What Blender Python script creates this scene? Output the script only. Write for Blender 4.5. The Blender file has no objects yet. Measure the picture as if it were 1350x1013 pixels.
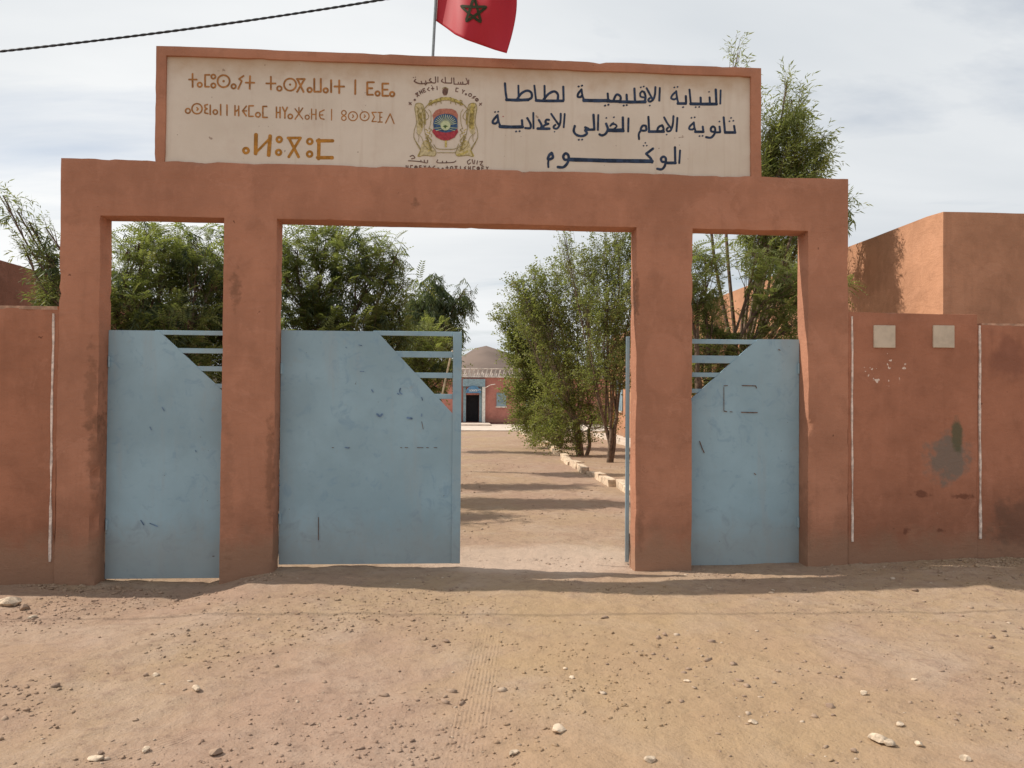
import bpy, bmesh, math, random
import numpy as np
from mathutils import Vector, Matrix
rng = np.random.default_rng(7)
random.seed(7)
S = bpy.context.scene
COL = S.collection

# ---------------------------------------------------------------- camera
FPX = 1040.0
TH, PI_, RO = math.radians(3.9), math.radians(0.95), math.radians(0.42)
CAM = np.array([0.0, -7.33, 1.6])
FW = np.array([math.sin(TH)*math.cos(PI_), math.cos(TH)*math.cos(PI_), math.sin(PI_)])
RT0 = np.array([math.cos(TH), -math.sin(TH), 0.0]); UP0 = np.cross(RT0, FW)
RT = RT0*math.cos(RO) + UP0*math.sin(RO); UP = UP0*math.cos(RO) - RT0*math.sin(RO)
cd = bpy.data.cameras.new("camera"); cam = bpy.data.objects.new("camera", cd); COL.objects.link(cam)
cd.sensor_width = 36; cd.lens = 36*FPX/1350; cd.clip_start = 0.05; cd.clip_end = 5000
cam.matrix_world = Matrix(((RT[0], UP[0], -FW[0], CAM[0]), (RT[1], UP[1], -FW[1], CAM[1]), (RT[2], UP[2], -FW[2], CAM[2]), (0, 0, 0, 1)))
S.camera = cam
# ---------------------------------------------------------------- exposure
S.view_settings.view_transform = 'Standard'; S.view_settings.look = 'None'
S.view_settings.exposure = 0.12; S.view_settings.gamma = 1.0; S.view_settings.use_curve_mapping = False
# ---------------------------------------------------------------- sun and sky
SUNV = Vector((-0.92, 0.2, 1.0)).normalized()
sl = bpy.data.lights.new("sun", 'SUN'); sl.energy = 4.1; sl.angle = math.radians(0.6); sl.color = (1.0, 0.93, 0.83)
so = bpy.data.objects.new("sun", sl); COL.objects.link(so); so.location = (-20, 5, 25)
so.rotation_euler = SUNV.to_track_quat('Z', 'Y').to_euler()
W = bpy.data.worlds.new("World"); S.world = W; W.use_nodes = True
nt = W.node_tree; nt.nodes.clear()
def N(t, typ, **kw):
    n = t.nodes.new(typ)
    for k, v in kw.items():
        if k.startswith('_'): setattr(n, k[1:], v)
        else: n.inputs[k.replace('__', ' ')].default_value = v
    return n
sky = N(nt, 'ShaderNodeTexSky', _sky_type='NISHITA', _sun_disc=False, _sun_elevation=math.asin(SUNV.z), _sun_rotation=math.atan2(SUNV.x, SUNV.y),
        _air_density=1.0, _dust_density=1.6, _ozone_density=1.0)
tc = N(nt, 'ShaderNodeTexCoord'); sep = N(nt, 'ShaderNodeSeparateXYZ'); nt.links.new(tc.outputs['Generated'], sep.inputs[0])
zz = N(nt, 'ShaderNodeMath', _operation='MAXIMUM'); nt.links.new(sep.outputs['Z'], zz.inputs[0]); zz.inputs[1].default_value = 0.0
za = N(nt, 'ShaderNodeMath', _operation='ADD'); nt.links.new(zz.outputs[0], za.inputs[0]); za.inputs[1].default_value = 0.16
dv = N(nt, 'ShaderNodeVectorMath', _operation='DIVIDE'); cb = N(nt, 'ShaderNodeCombineXYZ')
nt.links.new(za.outputs[0], cb.inputs[0]); nt.links.new(za.outputs[0], cb.inputs[1]); cb.inputs[2].default_value = 1.0
nt.links.new(tc.outputs['Generated'], dv.inputs[0]); nt.links.new(cb.outputs[0], dv.inputs[1])
mp = N(nt, 'ShaderNodeMapping'); mp.inputs['Scale'].default_value = (0.42, 1.0, 0.8); mp.inputs['Rotation'].default_value = (0, 0, 0.35)
mp.inputs['Location'].default_value = (3.3, 1.7, 0.0)
nt.links.new(dv.outputs[0], mp.inputs[0])
n1 = N(nt, 'ShaderNodeTexNoise', Scale=1.15, Detail=9.0, Roughness=0.56, Distortion=0.5); nt.links.new(mp.outputs[0], n1.inputs['Vector'])
n2 = N(nt, 'ShaderNodeTexNoise', Scale=0.8, Detail=6.0, Roughness=0.5, Distortion=0.3); nt.links.new(mp.outputs[0], n2.inputs['Vector'])
cr = N(nt, 'ShaderNodeValToRGB'); nt.links.new(n1.outputs[0], cr.inputs[0])
cr.color_ramp.elements[0].position = 0.31; cr.color_ramp.elements[0].color = (0.30, 0.30, 0.30, 1)
cr.color_ramp.elements[1].position = 0.50; cr.color_ramp.elements[1].color = (1, 1, 1, 1)
cc = N(nt, 'ShaderNodeValToRGB'); nt.links.new(n2.outputs[0], cc.inputs[0])
cc.color_ramp.elements[0].position = 0.32; cc.color_ramp.elements[0].color = (0.63, 0.665, 0.70, 1)
cc.color_ramp.elements[1].position = 0.66; cc.color_ramp.elements[1].color = (0.90, 0.91, 0.91, 1)
sc1 = N(nt, 'ShaderNodeVectorMath', _operation='SCALE'); nt.links.new(cc.outputs[0], sc1.inputs[0]); sc1.inputs['Scale'].default_value = 10.0
mx = N(nt, 'ShaderNodeMix', _data_type='RGBA'); nt.links.new(cr.outputs[0], mx.inputs[0]); nt.links.new(sky.outputs[0], mx.inputs[6]); nt.links.new(sc1.outputs[0], mx.inputs[7])
bg = N(nt, 'ShaderNodeBackground', Strength=0.1); nt.links.new(mx.outputs[2], bg.inputs[0])
ow = N(nt, 'ShaderNodeOutputWorld'); nt.links.new(bg.outputs[0], ow.inputs[0])

# ---------------------------------------------------------------- measuring helpers
def ray(px, py): return FW + RT*(px-675)/FPX + UP*(506.5-py)/FPX
def at(px, py, Y=0.0):
    d = ray(px, py); return CAM + d*((Y-CAM[1])/d[1])
def gr(px, py, z=0.0):
    d = ray(px, py); return CAM + d*((z-CAM[2])/d[2])
# ---------------------------------------------------------------- numpy noise
def _h(i, j, k, s):
    x = (i*374761393 + j*668265263 + k*1274126177 + s*974634777) & 0xffffffff
    x = ((x ^ (x >> 13))*1274126177) & 0xffffffff
    return ((x ^ (x >> 16)) & 0xffff)/65535.0
def vn(p, s=0):
    p = np.asarray(p, float); f = np.floor(p).astype(np.int64); t = p-f; t = t*t*(3-2*t); r = 0
    for a in (0, 1):
        for b in (0, 1):
            for c in (0, 1):
                w = (t[:, 0] if a else 1-t[:, 0])*(t[:, 1] if b else 1-t[:, 1])*(t[:, 2] if c else 1-t[:, 2])
                r = r + w*_h(f[:, 0]+a, f[:, 1]+b, f[:, 2]+c, s)
    return r
def fbm(p, o=4, s=0, g=0.5):
    p = np.asarray(p, float); r = 0; a = 1; tot = 0
    for k in range(o):
        r = r + a*vn(p*2.03**k + 17.3*k, s+k); tot += a; a *= g
    return r/tot*2-1
def ground_h(x, y):
    x = np.asarray(x, float); y = np.asarray(y, float); P = np.stack([x, y, x*0], 1)
    near = np.exp(-((y+0.0)/np.where(y < 0, 1.15, 2.2))**2)
    lane = np.interp(x, [-6, -3.6, -2.3, -1.75, -1.0, 0.5, 1.6, 2.6, 3.6, 4.8, 6, 8], [-.10, -.10, -.165, -.02, -.01, -.03, -.03, -.02, .015, .07, .08, .08])
    front = np.clip((1.2-y)/.9, 0, 1)
    h = lane*near*(0.35+0.65*front)
    h = h + 0.028*fbm(P*0.8, 4, 3)*np.clip(np.abs(y)/0.8+.3, 0, 1) + 0.014*fbm(P*4.5, 4, 9)
    h = h + (y < 2)*(0.016*np.maximum(0, fbm(P*11, 3, 21)-.1)+.004*fbm(P*17, 2, 33))
    far = np.clip((np.hypot(x, y)-60)/400, 0, 1)
    return h*(1-far)

# ---------------------------------------------------------------- object helpers
def tag(o, label=None, cat=None, group=None, kind=None):
    if label: o['label'] = label
    if cat: o['category'] = cat
    if group: o['group'] = group
    if kind: o['kind'] = kind
    return o
def empty(name, loc, label=None, cat=None, group=None):
    o = bpy.data.objects.new(name, None); COL.objects.link(o); o.location = Vector([float(c) for c in loc]); o.empty_display_size = 0.1
    o['_w'] = [float(c) for c in loc]
    return tag(o, label, cat, group)
def worldloc(p):
    v = Vector((0, 0, 0))
    while p is not None: v += p.location; p = p.parent
    return v
def mesh(name, V, F, mat, parent=None, smooth=False, sharp=None, mats=None, midx=None):
    V = np.asarray(V, float)
    if parent is not None:
        w = worldloc(parent); V = V - np.array(w)
    me = bpy.data.meshes.new(name)
    if isinstance(F, np.ndarray):
        n = len(F); k = F.shape[1]
        me.vertices.add(len(V)); me.vertices.foreach_set('co', V.astype(np.float32).ravel())
        me.loops.add(n*k); me.loops.foreach_set('vertex_index', F.astype(np.int32).ravel())
        me.polygons.add(n); me.polygons.foreach_set('loop_start', np.arange(0, n*k, k, dtype=np.int32))
        me.update(calc_edges=True)
    else:
        me.from_pydata(V.tolist(), [], [list(f) for f in F]); me.update()
    for m in (mats or [mat]): me.materials.append(m)
    if midx is not None: me.polygons.foreach_set('material_index', np.asarray(midx, dtype=np.int32))
    if smooth:
        me.polygons.foreach_set('use_smooth', np.ones(len(me.polygons), dtype=bool))
        if sharp: me.set_sharp_from_angle(angle=math.radians(sharp))
    o = bpy.data.objects.new(name, me); COL.objects.link(o); o.parent = parent
    return o
class MB:
    def __init__(s): s.V = []; s.F = []; s.n = 0
    def add(s, V, F):
        V = np.asarray(V, float); s.V.append(V); s.F += [[i+s.n for i in f] for f in F]; s.n += len(V); return s
    def box(s, x0, x1, y0, y1, z0, z1, M=None, bev=0.0):
        if bev <= 0:
            V = np.array([[x, y, z] for z in (z0, z1) for y in (y0, y1) for x in (x0, x1)], float)
            F = [(0, 2, 3, 1), (4, 5, 7, 6), (0, 1, 5, 4), (2, 6, 7, 3), (0, 4, 6, 2), (1, 3, 7, 5)]
        else:
            bm = bmesh.new(); bmesh.ops.create_cube(bm, size=1)
            for v in bm.verts: v.co = ((x0+x1)/2+v.co.x*(x1-x0), (y0+y1)/2+v.co.y*(y1-y0), (z0+z1)/2+v.co.z*(z1-z0))
            bmesh.ops.bevel(bm, geom=bm.edges[:], offset=bev, segments=2, affect='EDGES', profile=0.5)
            V = np.array([v.co[:] for v in bm.verts]); F = [[v.index for v in f.verts] for f in bm.faces]; bm.free()
        if M is not None: V = V@M[:3, :3].T + M[:3, 3]
        return s.add(V, F)
    def tube(s, pts, rad, n=6, cap=True):
        pts = np.asarray(pts, float); m = len(pts); rad = np.broadcast_to(rad, (m,))
        T = np.gradient(pts, axis=0); T /= np.linalg.norm(T, axis=1)[:, None]+1e-9
        a = np.array([0, 0, 1.]) if abs(T[0, 2]) < .9 else np.array([1., 0, 0])
        V = []
        for i in range(m):
            u = np.cross(T[i], a); u /= np.linalg.norm(u)+1e-9; v = np.cross(T[i], u); a = np.cross(u, T[i])
            for k in range(n):
                t = 2*math.pi*k/n; V.append(pts[i]+rad[i]*(math.cos(t)*u+math.sin(t)*v))
        F = [[i*n+k, i*n+(k+1) % n, (i+1)*n+(k+1) % n, (i+1)*n+k] for i in range(m-1) for k in range(n)]
        if cap: F += [list(range(n))[::-1], [(m-1)*n+k for k in range(n)]]
        return s.add(V, F)
    def prism(s, poly, y0, y1):     # polygon in x,z extruded along y
        n = len(poly); V = [[x, y0, z] for x, z in poly]+[[x, y1, z] for x, z in poly]
        F = [list(range(n)), [n+i for i in range(n)][::-1]]+[[i, (i+1) % n+0, n+(i+1) % n, n+i][::-1] for i in range(n)]
        return s.add(V, F)
    def make(s, name, mat, parent=None, smooth=False, sharp=35): return mesh(name, np.concatenate(s.V), s.F, mat, parent, smooth, sharp if smooth else None)

def slab(parent, parts, y0, y1, mat, step=0.07, r=0.014, rough=0.004, chip=0.012, ystep=None, nscale=2.5, seed=1, top_wave=0.0, chipf=None):
    """parts: [(name, label, [(x0,x1,z0,z1)...])] share one plastered solid in the x-z plane, thickness y0..y1"""
    rects = [q for p in parts for q in p[2]]
    def lines(lo, hi):
        b = sorted(set(round(float(v), 4) for q in rects for v in (q[lo], q[hi]))); out = [b[0]]
        for a, c in zip(b[:-1], b[1:]):
            n = max(1, int(math.ceil((c-a)/step))); out += list(np.linspace(a, c, n+1)[1:])
        return np.array(out)
    X, Z = lines(0, 1), lines(2, 3); nx, nz = len(X)-1, len(Z)-1
    xc, zc = (X[:-1]+X[1:])/2, (Z[:-1]+Z[1:])/2; occ = -np.ones((nx+2, nz+2), int)
    for pi, p in enumerate(parts):
        for (a, b, c, d) in p[2]:
            ii = np.where((xc > a) & (xc < b))[0]; jj = np.where((zc > c) & (zc < d))[0]
            if len(ii) and len(jj): occ[ii[0]+1:ii[-1]+2, jj[0]+1:jj[-1]+2] = pi
    ny = max(1, int(math.ceil((y1-y0)/(ystep or max(step, .08))))); YY = np.linspace(y0, y1, ny+1)
    def vpos(keys):
        K = np.array(keys); P = np.stack([X[K[:, 0]], YY[K[:, 2]], Z[K[:, 1]]], 1)
        o = occ >= 0; i, j = K[:, 0]+1, K[:, 1]+1
        a, b, c, d = o[i-1, j-1], o[i, j-1], o[i-1, j], o[i, j]
        nxv = (a*1.+c)-(b*1.+d); nzv = (a*1.+b)-(c*1.+d); cnt = a*1+b*1+c*1+d*1.
        nxv, nzv = np.sign(nxv), np.sign(nzv)
        edge = (cnt < 4) & ((K[:, 2] == 0) | (K[:, 2] == ny))
        nv = fbm(P*6+3.1, 3, seed+40)
        cc_ = r*.35 + chip*np.clip(nv-.30, 0, 1)*1.6
        if chipf is not None: cc_ = cc_+chipf(P)
        D = np.stack([fbm(P*nscale, 3, seed), fbm(P*nscale, 3, seed+9)*1.3, fbm(P*nscale, 3, seed+19)], 1)*rough
        D += np.stack([fbm(P*14, 2, seed+3)]*3, 1)*rough*.25
        D[:, 0] -= nxv*cc_*edge; D[:, 2] -= nzv*cc_*edge
        D[:, 1] += np.where(K[:, 2] == 0, 1, -1)*cc_*edge*np.where(cnt == 3, 1, 1)
        if top_wave: D[:, 2] += top_wave*fbm(P*1.1, 3, seed+77)*(nzv > 0)
        return P+D
    out = []
    for pi, p in enumerate(parts):
        idx = {}; keys = []; F = []
        def vi(i, j, k):
            q = (i, j, k)
            if q not in idx: idx[q] = len(keys); keys.append(q)
            return idx[q]
        for i in range(nx):
            for j in range(nz):
                if occ[i+1, j+1] != pi: continue
                F.append((vi(i, j, 0), vi(i+1, j, 0), vi(i+1, j+1, 0), vi(i, j+1, 0)))
                F.append((vi(i, j, ny), vi(i, j+1, ny), vi(i+1, j+1, ny), vi(i+1, j, ny)))
                for k in range(ny):
                    if occ[i, j+1] < 0: F.append((vi(i, j, k), vi(i, j+1, k), vi(i, j+1, k+1), vi(i, j, k+1)))
                    if occ[i+2, j+1] < 0: F.append((vi(i+1, j, k), vi(i+1, j, k+1), vi(i+1, j+1, k+1), vi(i+1, j+1, k)))
                    if occ[i+1, j] < 0: F.append((vi(i, j, k), vi(i, j, k+1), vi(i+1, j, k+1), vi(i+1, j, k)))
                    if occ[i+1, j+2] < 0: F.append((vi(i, j+1, k), vi(i+1, j+1, k), vi(i+1, j+1, k+1), vi(i, j+1, k+1)))
        m = mat if not isinstance(mat, dict) else mat[p[0]]
        o = mesh(p[0], vpos(keys), np.array(F), m, parent, True, 50)
        if p[1]: o['label'] = p[1]
        out.append(o)
    return out

# ---------------------------------------------------------------- materials
def newmat(name):
    m = bpy.data.materials.new(name); m.use_nodes = True; t = m.node_tree; t.nodes.clear()
    o = N(t, 'ShaderNodeOutputMaterial'); b = N(t, 'ShaderNodeBsdfPrincipled'); t.links.new(b.outputs[0], o.inputs[0])
    b.inputs['Specular IOR Level'].default_value = 0.25
    return m, t, b
def rgb(c): return (c[0], c[1], c[2], 1)
def noise(t, vec, scale, detail=5, rough=.55, dist=0.0, vs=None):
    if vs is not None:
        mpn = N(t, 'ShaderNodeMapping'); mpn.inputs['Scale'].default_value = vs; t.links.new(vec, mpn.inputs[0]); vec = mpn.outputs[0]
    n = N(t, 'ShaderNodeTexNoise', Scale=scale, Detail=detail, Roughness=rough, Distortion=dist); t.links.new(vec, n.inputs['Vector']); return n.outputs[0]
def ramp(t, v, a, b, lo=0.0, hi=1.0):
    n = N(t, 'ShaderNodeMapRange', _interpolation_type='SMOOTHSTEP'); t.links.new(v, n.inputs[0])
    n.inputs[1].default_value = a; n.inputs[2].default_value = b; n.inputs[3].default_value = lo; n.inputs[4].default_value = hi; return n.outputs[0]
def mix(t, f, a, b, blend='MIX'):
    n = N(t, 'ShaderNodeMix', _data_type='RGBA', _blend_type=blend)
    for s, v in ((0, f), (6, a), (7, b)):
        if isinstance(v, (int, float)): n.inputs[s].default_value = v
        elif isinstance(v, tuple): n.inputs[s].default_value = rgb(v)
        else: t.links.new(v, n.inputs[s])
    return n.outputs[2]
def mul(t, a, b, op='MULTIPLY'):
    n = N(t, 'ShaderNodeMath', _operation=op)
    for s, v in ((0, a), (1, b)):
        if isinstance(v, (int, float)): n.inputs[s].default_value = v
        else: t.links.new(v, n.inputs[s])
    return n.outputs[0]
def bump(t, b, hs, dist):
    prev = None
    for h, s, d in hs:
        n = N(t, 'ShaderNodeBump', Strength=s, Distance=d); t.links.new(h, n.inputs['Height'])
        if prev: t.links.new(prev, n.inputs['Normal'])
        prev = n.outputs[0]
    t.links.new(prev, b.inputs['Normal'])
def wpos(t):     # world position: fixed to the place, so neighbouring pieces share one pattern
    g = N(t, 'ShaderNodeNewGeometry'); return g.outputs['Position']
def blob(t, pos, c, r, soft=.25, nz=.5, nsc=6.0):
    """1 inside a ragged ellipse (wear mark, stain) round c on a wall, 0 outside"""
    mpn = N(t, 'ShaderNodeMapping', _vector_type='TEXTURE'); mpn.inputs['Location'].default_value = c; mpn.inputs['Scale'].default_value = r; t.links.new(pos, mpn.inputs[0])
    l = N(t, 'ShaderNodeVectorMath', _operation='LENGTH'); t.links.new(mpn.outputs[0], l.inputs[0])
    nn = noise(t, pos, nsc, 4, .6); d = mul(t, l.outputs['Value'], mul(t, mul(t, nn, .5, 'SUBTRACT'), nz*4), 'ADD')
    return ramp(t, d, 1-soft, 1+soft, 1, 0)
def plaster(name, col, dark=None, spots=True, extra=None, dust=(.40, .27, .18), ground=0.0, lo=.86, hi=1.13):
    m, t, b = newmat(name); P = wpos(t); dark = dark or tuple(c*.72 for c in col)
    n_big = noise(t, P, .9, 5, .6); n_mid = noise(t, P, 4.5, 6, .62); n_fine = noise(t, P, 55, 4, .6)
    streak = noise(t, P, 3.0, 5, .6, vs=(2.6, 2.6, .22)); brush = noise(t, P, 9.0, 4, .6, vs=(1, 1, .5))
    c = mix(t, ramp(t, n_big, .35, .68), tuple(x*lo for x in col), tuple(min(1, x*hi) for x in col))
    c = mix(t, mul(t, ramp(t, n_mid, .48, .70), .45), c, dark)
    c = mix(t, mul(t, ramp(t, streak, .54, .72), .38), c, tuple(x*.78 for x in col))
    c = mix(t, mul(t, ramp(t, brush, .5, .72), .22), c, tuple(min(1, x*1.28+.02) for x in col))
    if spots:
        s = noise(t, P, 13, 3, .5); c = mix(t, mul(t, ramp(t, s, .735, .76), .75), c, (.10, .045, .03))
        s2 = noise(t, P, 7, 6, .7, 1.0); c = mix(t, mul(t, ramp(t, s2, .715, .74), .7), c, (.50, .36, .27))
    wv = N(t, 'ShaderNodeVectorMath', _operation='ADD'); t.links.new(P, wv.inputs[0]); nzv = N(t, 'ShaderNodeTexNoise', Scale=3.0, Detail=7.0, Roughness=.65); t.links.new(P, nzv.inputs['Vector']); t.links.new(nzv.outputs['Color'], wv.inputs[1])
    vo = N(t, 'ShaderNodeTexVoronoi', _feature='DISTANCE_TO_EDGE', Scale=.6); t.links.new(wv.outputs[0], vo.inputs['Vector'])
    crk = mul(t, ramp(t, vo.outputs['Distance'], .0, .006, 1, 0), ramp(t, noise(t, P, 1.9, 4, .6), .60, .66))
    c = mix(t, mul(t, crk, .38), c, tuple(x*.35 for x in col))
    trw = noise(t, P, 5, 6, .7, 1.5, vs=(.6, .6, 2.2))
    c = mix(t, mul(t, ramp(t, trw, .56, .66), .22), c, tuple(x*.80 for x in col))
    c = mix(t, mul(t, ramp(t, noise(t, P, 1.7, 7, .72, .7), .57, .62), .30), c, tuple(min(1, x*1.18+.02) for x in col))
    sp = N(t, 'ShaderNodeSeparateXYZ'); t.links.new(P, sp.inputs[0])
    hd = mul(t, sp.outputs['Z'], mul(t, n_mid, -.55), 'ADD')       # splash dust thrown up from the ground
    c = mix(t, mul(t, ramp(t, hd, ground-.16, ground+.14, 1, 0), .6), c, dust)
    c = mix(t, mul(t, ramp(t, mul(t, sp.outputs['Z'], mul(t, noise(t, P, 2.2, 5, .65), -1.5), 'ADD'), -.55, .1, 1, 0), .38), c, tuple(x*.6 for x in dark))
    if extra: c = extra(t, P, c)
    t.links.new(c, b.inputs['Base Color']); b.inputs['Roughness'].default_value = .92; b.inputs['Specular IOR Level'].default_value = .12
    bump(t, b, [(n_mid, .6, .022), (trw, .5, .012), (n_fine, .5, .005), (crk, -.6, .004)], 0)
    return m
def flat(name, col, rough=.8, var=.15, sc=8, spec=.2, metal=0, bmp=.15):
    m, t, b = newmat(name); P = wpos(t); n = noise(t, P, sc, 5, .6)
    c = mix(t, ramp(t, n, .35, .65), tuple(x*(1-var) for x in col), tuple(min(1, x*(1+var)) for x in col))
    t.links.new(c, b.inputs['Base Color']); b.inputs['Roughness'].default_value = rough; b.inputs['Specular IOR Level'].default_value = spec; b.inputs['Metallic'].default_value = metal
    bump(t, b, [(noise(t, P, sc*6, 4, .6), bmp, .004)], 0)
    return m
TERRA = (.435, .205, .128)
def ex_gate(t, P, c):
    for (px, py, rx, rz, k) in ((310, 380, .04, .14, .7), (120, 520, .05, .35, .5), (125, 600, .06, .3, .5), (355, 620, .03, .4, .55), (840, 390, .02, .16, .7), (548, 268, .03, .04, .7), (845, 700, .03, .15, .4), (1065, 690, .04, .25, .35), (300, 650, .05, .5, .25)):
        q = at(px, py, 0.0); c = mix(t, mul(t, blob(t, P, (q[0], 0.0, q[2]), (rx, .6, rz), .5, 1.0, 14), k*.75), c, (.15, .080, .05))
    q = at(875, 480); c = mix(t, mul(t, blob(t, P, (q[0], 0, q[2]), (.2, .6, .3), .1, .15, 3), .3), c, (.53, .25, .16))
    return c
def ex_right(t, P, c):
    q = at(1250, 605, 0); c = mix(t, mul(t, blob(t, P, (q[0], 0, q[2]), (.19, .6, .22), .35, .55, 7), .85), c, (.19, .16, .13))
    q = at(1262, 575, 0); c = mix(t, mul(t, blob(t, P, (q[0], 0, q[2]), (.055, .6, .15), .35, .5, 9), .9), c, (.12, .115, .07))
    q = at(1330, 470, 0); c = mix(t, mul(t, blob(t, P, (q[0], 0, q[2]), (.18, .6, .2), .5, .7, 5), .35), c, (.14, .06, .05))
    q = at(1340, 690, 0); c = mix(t, mul(t, blob(t, P, (q[0], 0, q[2]), (.2, .6, .25), .5, .8, 6), .55), c, (.12, .075, .055))
    for k in ((1215, 652, .08, .03), (1268, 655, .10, .025), (1240, 700, .05, .02), (1195, 700, .03, .03)):
        q = at(k[0], k[1], 0); c = mix(t, mul(t, blob(t, P, (q[0], 0, q[2]), (k[2], .6, k[3]), .35, .8, 16), .7), c, (.14, .055, .035))
    # flaked paint
    q = at(1166, 486, 0); f = blob(t, P, (q[0], 0, q[2]), (.2, .6, .17), .2, .3, 6)
    s = ramp(t, noise(t, P, 26, 3, .5), .635, .655)
    return mix(t, mul(t, f, s), c, (.74, .60, .50))
M = {}
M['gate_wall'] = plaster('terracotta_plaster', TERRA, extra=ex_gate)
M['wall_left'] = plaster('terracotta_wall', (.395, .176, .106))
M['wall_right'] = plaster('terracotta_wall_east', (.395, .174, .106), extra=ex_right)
M['house'] = plaster('pink_render', (.49, .255, .152), spots=False)
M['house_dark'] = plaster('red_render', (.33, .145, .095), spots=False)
M['farhouse'] = plaster('rose_render', (.44, .19, .15), spots=False)
M['joint'] = flat('white_mortar', (.70, .58, .50), .9, .25, 20)
M['blue'] = None
def bluepaint():
    m, t, b = newmat('light_blue_paint'); P = wpos(t)
    big = noise(t, P, 1.3, 5, .6); st = noise(t, P, 2.6, 5, .6, vs=(3, 3, .35)); sm = noise(t, P, 7, 6, .65, 1.2)
    col = (.288, .425, .495)
    c = mix(t, ramp(t, big, .3, .7), tuple(x*.88 for x in col), tuple(x*1.09 for x in col))
    c = mix(t, mul(t, ramp(t, st, .5, .72), .4), c, (.315, .375, .400))
    c = mix(t, mul(t, ramp(t, sm, .52, .70), .6), c, (.20, .32, .42))
    c = mix(t, mul(t, ramp(t, noise(t, P, 5, 6, .7), .6, .8), .5), c, (.31, .315, .30))
    sp = N(t, 'ShaderNodeSeparateXYZ'); t.links.new(P, sp.inputs[0])
    c = mix(t, mul(t, ramp(t, mul(t, sp.outputs['Z'], mul(t, sm, -.5), 'ADD'), -.2, .35, 1, 0), .45), c, (.33, .30, .25))
    c = mix(t, mul(t, ramp(t, noise(t, P, 18, 4, .6), .735, .75), .8), c, (.10, .07, .05))
    t.links.new(c, b.inputs['Base Color']); b.inputs['Roughness'].default_value = .55; b.inputs['Specular IOR Level'].default_value = .3
    bump(t, b, [(noise(t, P, 1.6, 3, .5), .5, .03), (sm, .12, .004), (noise(t, P, 60, 3, .6), .12, .002)], 0)
    return m
M['blue'] = bluepaint()
M['bluemark'] = flat('dark_scuff', (.12, .19, .30), .7, .4, 30)
M['rust'] = flat('rust', (.14, .085, .06), .9, .4, 40)
M['ink'] = flat('navy_ink', (.028, .045, .085), .7, .35, 22)
M['orange'] = flat('ochre_ink', (.36, .165, .055), .75, .25, 22)
M['orange2'] = flat('bright_ochre_ink', (.40, .185, .035), .75, .2, 22)
M['brown'] = flat('brown_ink', (.16, .095, .075), .8, .3, 30)
M['gold'] = flat('gold_paint', (.50, .41, .14), .8, .25, 40)
M['palegold'] = flat('pale_gold_paint', (.53, .455, .265), .8, .2, 40)
M['olive'] = flat('olive_outline', (.30, .24, .085), .8, .25, 40)
M['redp'] = flat('red_paint', (.37, .055, .07), .8, .2, 40)
M['redp2'] = flat('faded_red_paint', (.42, .17, .12), .8, .2, 40)
M['bluep'] = flat('blue_paint', (.055, .105, .20), .8, .25, 40)
M['palep'] = flat('pale_paint', (.50, .56, .34), .8, .15, 40)
M['green'] = flat('green_paint', (.06, .12, .04), .8, .2, 40)
def panelmat():
    m, t, b = newmat('cream_painted_board'); P = wpos(t); sp = N(t, 'ShaderNodeSeparateXYZ'); t.links.new(P, sp.inputs[0])
    big = noise(t, P, 1.2, 6, .6); md = noise(t, P, 6, 6, .6)
    c = mix(t, ramp(t, big, .3, .7), (.62, .545, .45), (.70, .625, .53))
    c = mix(t, mul(t, ramp(t, md, .5, .75), .35), c, (.58, .48, .40))
    zz = mul(t, sp.outputs['Z'], mul(t, md, .22), 'ADD')          # dust washed down from the coping
    c = mix(t, mul(t, ramp(t, zz, 4.55, 4.82), .75), c, (.44, .30, .18))
    c = mix(t, mul(t, ramp(t, noise(t, P, 4, 5, .6, vs=(4, 4, .2)), .52, .75), .3), c, (.47, .36, .26))
    c = mix(t, mul(t, ramp(t, noise(t, P, 16, 3, .5), .735, .75), .6), c, (.2, .12, .08))
    t.links.new(c, b.inputs['Base Color']); b.inputs['Roughness'].default_value = .85
    bump(t, b, [(md, .25, .01), (noise(t, P, 50, 4, .6), .2, .003)], 0)
    return m
M['board'] = panelmat()
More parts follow.
